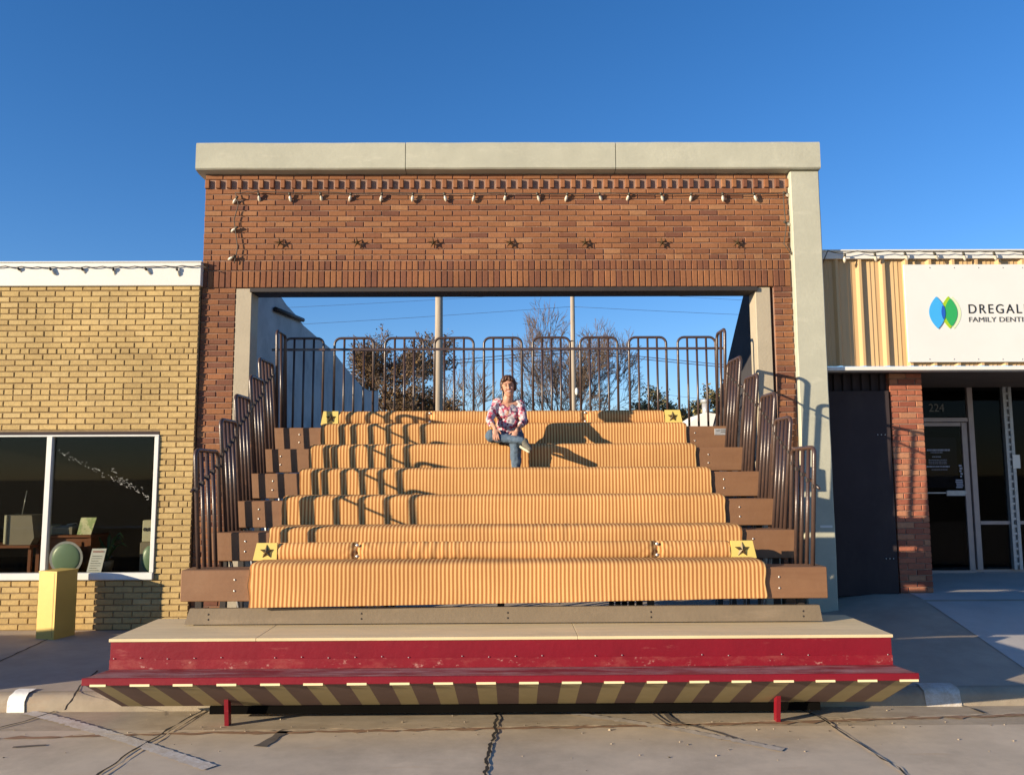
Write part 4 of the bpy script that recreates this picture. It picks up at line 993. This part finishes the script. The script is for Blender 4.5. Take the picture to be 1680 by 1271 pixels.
WI=[((480,530),(938,503),25,.006),((938,503),(1260,515),25,.006),((470,502),(938,478),25,.005),((938,474),(1260,492),25,.005),
    ((560,603),(938,573),25,.014),((560,608),(938,578),25,.014),((938,573),(1240,600),25,.014),((938,577),(1240,604),25,.014),((1000,635),(1240,662),25,.006),((560,598),(938,590),25,.006)]
for i,(a,b,Y,r_) in enumerate(WI):
    A,B_=p3(*a,Y),p3(*b,Y); d=B_-A; A2=A-d*.6 if a[0]<900 else A; B2=B_+d*.9 if a[0]>900 else B_
    m=MB(); pts=[]
    for k in range(13):
        t=k/12; q=A2.lerp(B2,t); q.z-=.25*math.sin(math.pi*t)*(0.3); pts.append(q)
    m.tube(pts,r_*1.1,5)
    hgt=['higher','lower'][i%2]
    tag(m.build('utility_wire','steel_dk'),'thin overhead wire crossing the sky between the utility poles','wire','overhead wires behind the shop')
def tree(px,Y,top_py,wpx,label,seed,leaf=None,nleaf=0,levels=6,lean=0,group='trees behind the shop',name='bare_tree',leafr=.09,trunk=.16,spread=1.0,baseh=.25):
    rg=random.Random(seed); x=wx(px,Y,640); top=atY(px,top_py,Y)[1]; H=top-GZ; W=wpx*(Y+9.2)/F
    t=thing(name,(x,Y,GZ),label,'tree',group); wood=MB(); lv=[]; br=MB()
    def grow(p,d,L,r,lev):
        n_=3; pts=[p]; q=p.copy(); dd=d.copy()
        for i in range(n_):
            dd=(dd+Vector((rg.gauss(0,.13),rg.gauss(0,.13),rg.gauss(0,.08)+.05))).normalized(); q=q+dd*L/n_; pts.append(q.copy())
        r2=r*.62; tgt=wood if lev<1 else br
        tgt.tube(pts,[r+(r2-r)*i/n_ for i in range(n_+1)],6 if lev<2 else 3,cap=False)
        if lev>=levels-2:
            for _ in range(nleaf):
                u=rg.random(); i=min(n_-1,int(u*n_)); lv.append(pts[i].lerp(pts[i+1],u*n_-i)+Vector((rg.gauss(0,.08),rg.gauss(0,.08),rg.gauss(0,.08))))
        if lev>=levels: return
        nb=rg.choice((2,3,3)) if lev<levels-1 else 3
        for b in range(nb):
            u=rg.uniform(.45,1) if b else 1; i=min(n_-1,int(u*n_)); s=pts[i].lerp(pts[i+1],u*n_-i) if u<1 else pts[-1]
            an=rg.uniform(.3,.75)*spread*(1 if b else .6); ax=dd.orthogonal().normalized(); ax.rotate(Quaternion(dd,rg.uniform(0,6.28))); nd=dd.copy(); nd.rotate(Quaternion(ax,an)); 
            grow(s,nd,L*rg.uniform(.68,.86),max(.011,r2*(.95 if b==0 else .72)),lev+1)
    nd0=Vector((lean,0,1)).normalized()
    grow(Vector((0,0,0)),nd0,H*baseh,trunk,0)
    # scale the tree to its real size
    zl=sorted(v[2] for v in br.v); zs=zl[int(len(zl)*.995)]; xl_=sorted(abs(v[0]) for v in br.v); xsx=xl_[int(len(xl_)*.86)]; fz=H/zs; fx=(W/2)/xsx
    sc=lambda v:(v[0]*fx,v[1]*fx,v[2]*fz)
    for mm in (wood,br): mm.v=[tuple(Vector(sc(v))+Vector((x,Y,GZ))) for v in mm.v]
    wood.build('trunk','bark',t); br.build('crown','bark',t)
    if leaf:
        m=MB()
        for q in lv:
            q=Vector(sc(q))+Vector((x,Y,GZ)); a=Vector((rg.gauss(0,1),rg.gauss(0,1),rg.gauss(0,1))).normalized(); b=a.orthogonal().normalized(); s=leafr*rg.uniform(.5,1.2)
            m.add([q-a*s,q-b*s*.6,q+a*s,q+b*s*.6],[(0,1,2,3)],t=rg.random())
        m.build('leaves',leaf,t)
tree(668,26,560,205,'round tree with brown and golden leaves behind the left part of the back railing',11,'leafg',2,9,name='autumn_tree',trunk=.2,leafr=.06,spread=1.05,baseh=.2)
tree(765,32,592,150,'small bare tree seen between the autumn tree and the woman',4,None,0,7,trunk=.12)
tree(895,29,560,170,'spreading bare tree just behind the head of the woman',21,None,0,8,trunk=.15,spread=1.0)
tree(975,31,512,240,'tallest bare tree, behind the thinner utility pole',35,None,0,8,trunk=.17,spread=1.05)
tree(1085,30,640,110,'pale straw coloured bush left of the white shed',8,'leafy',5,7,name='straw_bush',trunk=.06,group='pale bushes behind the bleachers',leafr=.1,baseh=.2)
tree(1140,30,638,115,'pale straw coloured bush close to the white shed chimney',9,'leafy',5,7,name='straw_bush',trunk=.06,group='pale bushes behind the bleachers',leafr=.1,baseh=.2)
# white shed
SYY=22
sh=thing('white_shed',(wx(1160,SYY,700),SYY,GZ),'small white shed with a vent pipe behind the right end of the back railing','shed')
m=MB(); A=p3(1126,697,SYY); Bp=p3(1158,676,SYY); xr=Bp.x+2.2
m.prism([(A.x-.0,A.z-2.5),(xr,A.z-2.5),(xr,A.z+.1),(Bp.x,Bp.z),(A.x,A.z)],SYY,SYY+3); m.build('wall','offroof',sh)
q=p3(1160,665,SYY+.3); m=MB(); m.tube([(q.x,SYY+.5,q.z-.5),(q.x,SYY+.5,q.z+.12)],.15,12); m.tube([(q.x,SYY+.5,q.z+.12),(q.x,SYY+.5,q.z+.25)],.2,12); m.build('vent_pipe','alu2',sh)
# ------------------------------------------------------------------ unseen block, added left of the view to shade the pavement
tr=thing('shade_block',(-9,-2.9,.08),'long low metal block added out of view at the curb to shade the left sidewalk','cabinet')
m=MB(); m.box(-13.2,-5.0,-3.05,-2.62,.14,.95,ch=.02); m.build('body','alu2',tr)
m=MB(); m.box(-13.2,-4.98,-3.07,-2.60,.951,.98,ch=.008); m.build('lid','alu2',tr)
for k in range(5): B(-13+k*1.9,-12.9+k*1.9,-3.0,-2.66,-.03,.139).build('foot','steel_dk',tr)
#PERSON
# ------------------------------------------------------------------ woman
def capsules(chains,balls=()):
    m=MB()
    for pts,rs in chains:
        pts=[Vector(p) for p in pts]
        # densify and close with spheres
        m.tube(pts,list(rs),12)
        for p,r in zip(pts,rs): m.sphere(p,r*1.0,12,8)
    for b in balls: m.sphere(b[0],tuple(q*(HS if len(b)>2 and b[2] is ht else 1) for q in b[1]),14,10,mtx=b[2] if len(b)>2 else None)
    return m
def remesh(m,name,mt,parent,vox=.008,smooth=4,origin=None):
    o=m.build(name,mt,None); md=o.modifiers.new('r','REMESH'); md.mode='VOXEL'; md.voxel_size=vox; md.use_smooth_shade=True
    s=o.modifiers.new('s','SMOOTH'); s.factor=.6; s.iterations=smooth
    dg=bpy.context.evaluated_depsgraph_get(); me=bpy.data.meshes.new_from_object(o.evaluated_get(dg)); o.modifiers.clear(); old=o.data; o.data=me; bpy.data.meshes.remove(old); me.name=name
    if not me.materials: me.materials.append(M[mt])
    for p in me.polygons: p.use_smooth=True
    if parent is not None: par(o,parent)
    return o
SX,SYp=0,0
YS=1.06   # front of the seat she sits on (scaled to her real size below)
seatz=2.086
hipc=p3(836,712,YS+.26); hipc.z=seatz+.10
chest=p3(833,676,YS+.20); head=p3(834,634,YS+.12)
shL=p3(814,660,YS+.19); shR=p3(854,661,YS+.21)       # viewer's left and right
elL=p3(803,689,YS+.06); elR=p3(860,690,YS+.08)
haL=p3(812,702,YS-.245); haR=p3(848,706,YS-.25)
woman=thing('person',(hipc.x,YS,seatz),'woman in pink and white patterned blouse and jeans sitting cross legged on the bleachers','person')
# head: tilted a little to the viewer's left
ht=Matrix.Rotation(R(-9),3,'Y')@Matrix.Rotation(R(6),3,'X')
HS=1.12
def hp(x,y,z): return head+ht@Vector((x,y,z))*HS
chains=[([p3(833,655,YS+.17),hp(0,.02,-.07)],[.062,.058]),                                   # neck
        ([shL,elL],[.045,.038]),([elL,haL],[.036,.024]),([shR,elR],[.045,.038]),([elR,haR],[.036,.024]),
        ([hipc,chest],[.12,.12]),([shL,chest+Vector((0,0,.06)),shR],[.05,.08,.05])]
balls=[(hp(0,.015,.02),(.076,.092,.102),ht),(hp(0,-.02,-.055),(.055,.062,.062),ht),(hp(0,-.045,-.092),(.027,.027,.022),ht),
       (hp(-.030,-.062,-.028),(.026,.022,.022),ht),(hp(.030,-.062,-.028),(.026,.022,.022),ht),
       (hp(0,-.087,-.020),(.013,.020,.015),ht),(hp(0,-.076,.012),(.009,.014,.03),ht),(hp(0,-.066,.040),(.055,.022,.014),ht),
       (hp(-.078,.01,-.005),(.010,.018,.028),ht),(hp(.078,.01,-.005),(.010,.018,.028),ht)]
# hands
def hand(w,d,up,curl,side):
    d=Vector(d).normalized(); up=Vector(up); up=(up-d*up.dot(d)).normalized(); sd_=d.cross(up)*side
    ch=[]; pc=w+d*.045
    bl_=[(tuple(w+d*.045),(.036,.022,.045))]
    rotm=Matrix((sd_,up,d)).transposed(); bl_=[(w+d*.05,(.037,.017,.050),rotm),(w+d*.012,(.026,.018,.028),rotm)]
    for i,(off,l) in enumerate(((-.029,.068),(-.0098,.078),(.0098,.073),(.028,.058))):
        b=w+d*.085+sd_*off; dd=(d+sd_*off*4).normalized(); p1=b+dd*l*.42; e1=(dd*math.cos(curl)-up*math.sin(curl)); p2=p1+e1*l*.33; e2=(dd*math.cos(curl*2)-up*math.sin(curl*2)); p3_=p2+e2*l*.28
        ch.append(([b-dd*.01,p1,p2,p3_],[.0098,.0090,.0082,.0068]))
    b=w+d*.03-sd_*.028; t1=b+(d*.6-sd_*.8)*.035; t2=t1+(d*.9-sd_*.3-up*.2)*.03; ch.append(([b,t1,t2],[.0125,.0105,.0085]))
    return ch,bl_
c1_,b1_=hand(haL,(.10,-.28,-.95),(-.05,-1,.3),.28,1); c2_,b2_=hand(haR,(-.42,-.25,-.86),(.05,-1,.3),.30,-1)
m=capsules(chains+c1_+c2_,balls+b1_+b2_)
body=remesh(m,'body','skin',woman,.0052,3)
# face details as extra faces of the body mesh
fd=MB()
for s in (-1,1):
    fd.sphere(hp(s*.030,-.077,.012),(.013,.006,.0045),10,6,mi=1,mtx=ht); fd.sphere(hp(s*.031,-.080,.030),(.019,.006,.0035),10,6,mi=4,mtx=ht@Matrix.Rotation(R(-8*s),3,'Y'))
for i in range(9):
    t=(i-4)/4; fd.sphere(hp(t*.027,-.083+.012*t*t,-.055+.010*t*t),(.007,.006,.0055 if abs(t)<.8 else .003),8,5,mi=3,mtx=ht)
    fd.sphere(hp(t*.030,-.083+.014*t*t,-.0485+.011*t*t),(.008,.006,.003),8,5,mi=2,mtx=ht); fd.sphere(hp(t*.028,-.082+.013*t*t,-.0625+.012*t*t),(.008,.006,.0035),8,5,mi=2,mtx=ht)
tmp=fd.build('tmp','skin',None)
me=body.data
import bmesh
for n_ in ('eye','lip','teeth','hair'): me.materials.append(M[n_])
bm=bmesh.new(); bm.from_mesh(me); off=Vector(body.location); nf=len(bm.faces)
vv=[bm.verts.new(Vector(v.co)-wloc(body)) for v in tmp.data.vertices]; bm.verts.ensure_lookup_table()
for p in tmp.data.polygons:
    try:
        f=bm.faces.new([vv[i] for i in p.vertices]); f.material_index=p.material_index; f.smooth=True
    except Exception: pass
bm.to_mesh(me); bm.free(); tmd=tmp.data; bpy.data.objects.remove(tmp); bpy.data.meshes.remove(tmd)
# hair: short, swept, with fringe
hb=[(hp(0,.028,.040),(.088,.096,.090),ht),(hp(0,.05,-.01),(.080,.075,.085),ht),(hp(-.068,.015,.02),(.024,.045,.062),ht),(hp(.070,.015,.012),(.026,.045,.074),ht),
    (hp(-.035,-.050,.085),(.045,.035,.030),ht@Matrix.Rotation(R(-20),3,'Y')),(hp(.030,-.050,.080),(.050,.036,.034),ht@Matrix.Rotation(R(25),3,'Y')),(hp(.0,-.03,.10),(.06,.05,.032),ht)]
hc=[]
ho=remesh(capsules(hc,hb),'hair','hair',woman,.006,3)
relief(ho,lambda w_:.007*noise.noise(Vector((w_.x*60,w_.y*60,w_.z*14)))+.004*noise.noise(w_*70))
# blouse with three quarter sleeves
def between(a,b,t): return Vector(a).lerp(Vector(b),t)
bch=[([shL+Vector((.012,0,.004)),elL,between(elL,haL,.45)],[.056,.052,.046]),([shR-Vector((.012,0,-.004)),elR,between(elR,haR,.40)],[.056,.052,.046]),
     ([shL+Vector((.03,.0,.0)),chest+Vector((0,.03,.055)),shR-Vector((.03,0,0))],[.058,.075,.058])]
bb_=[(chest+Vector((0,-.01,-.005)),(.168,.112,.125)),(between(hipc,chest,.5)+Vector((0,-.02,0)),(.155,.125,.13)),(hipc+Vector((0,-.01,.05)),(.172,.13,.10)),(chest+Vector((-.062,-.07,-.03)),(.065,.05,.06)),(chest+Vector((.062,-.07,-.03)),(.065,.05,.06))]
bl_o=remesh(capsules(bch,bb_),'blouse','floral',woman,.007,5)
# fold relief and open neckline
nk=p3(834,657,YS+.02)
relief(bl_o,lambda w_:.010*noise.noise(w_*14)+.007*noise.noise(w_*30))
bmm=bmesh.new(); bmm.from_mesh(bl_o.data); wl=wloc(bl_o)
kill=[f for f in bmm.faces if ((f.calc_center_median()+wl).z>chest.z+.045+abs((f.calc_center_median()+wl).x-chest.x)*.95-.0 and abs((f.calc_center_median()+wl).x-chest.x)<.085 and (f.calc_center_median()+wl).y<chest.y+.05)]
bmesh.ops.delete(bmm,geom=kill,context='FACES'); bmm.to_mesh(bl_o.data); bmm.free()
# jeans: one shin crossed over the other knee
hL=hipc+Vector((-.09,-.02,-.01)); hR=hipc+Vector((.09,-.02,-.01))
knL=p3(806,715,YS-.16); anL=p3(857,723,YS-.30); knR=p3(846,727,YS-.20); anR=p3(847,775,YS-.18)
m=capsules([([hL,between(hL,knL,.5),knL],[.090,.085,.078]),([knL,between(knL,anL,.45),anL],[.074,.060,.044]),([hR,between(hR,knR,.5),knR],[.090,.084,.076]),([knR,between(knR,anR,.5),anR],[.076,.068,.05]),([hL,hR],[.10,.10])],[(hipc+Vector((0,.02,0)),(.17,.13,.11))])
je=remesh(m,'jeans','jeans',woman,.008,4)
relief(je,lambda w_:.009*noise.noise(w_*12)+.006*noise.noise(w_*28))
# shoes
def shoe(an,toe,up):
    d=(toe-an).normalized(); L_=.20; up=Vector(up); up=(up-d*up.dot(d)).normalized(); s=d.cross(up); rm=Matrix((s,d,up)).transposed()
    m=capsules([([an,an+d*.05-up*.03,an+d*.14-up*.045,an+d*.20-up*.05],[.043,.046,.040,.030])],[])
    o=remesh(m,'shoe','shoe',woman,.007,3)
    m2=MB(); pts=[]
    for i in range(20):
        a=2*math.pi*i/20; ww=.042*(1-.12*math.cos(a)); pts.append((ww*math.sin(a),.085+.135*math.cos(a)))
    vs=[an+rm@Vector((x,y,-.092)) for x,y in pts]+[an+rm@Vector((x,y,-.066)) for x,y in pts]; n_=20
    m2.add(vs,[tuple(range(n_)),tuple(range(2*n_-1,n_-1,-1))]+[(i,i+n_,(i+1)%n_+n_,(i+1)%n_) for i in range(n_)]); m2.build('sole','sole',o)
shoe(anL+Vector((.03,0,-.005)),anL+Vector((.10,-.17,-.06)),(.35,-.25,.6)); shoe(anR,anR+Vector((.02,-.2,-.03)),(0,0,1))
m=MB(); w0=between(elR,haR,.86); dv=(haR-elR).normalized(); m.tube([w0,w0+dv*.02],.031,14); m.build('watch','leather',woman)

KS=(9.2+Yk(4))/(9.2+1.06)     # she was laid out at a reference distance; bring her to the fifth row at her true size
wl0=Vector(woman.location); woman.location=CAM+(wl0-CAM)*KS; woman.scale=(KS,KS,KS)
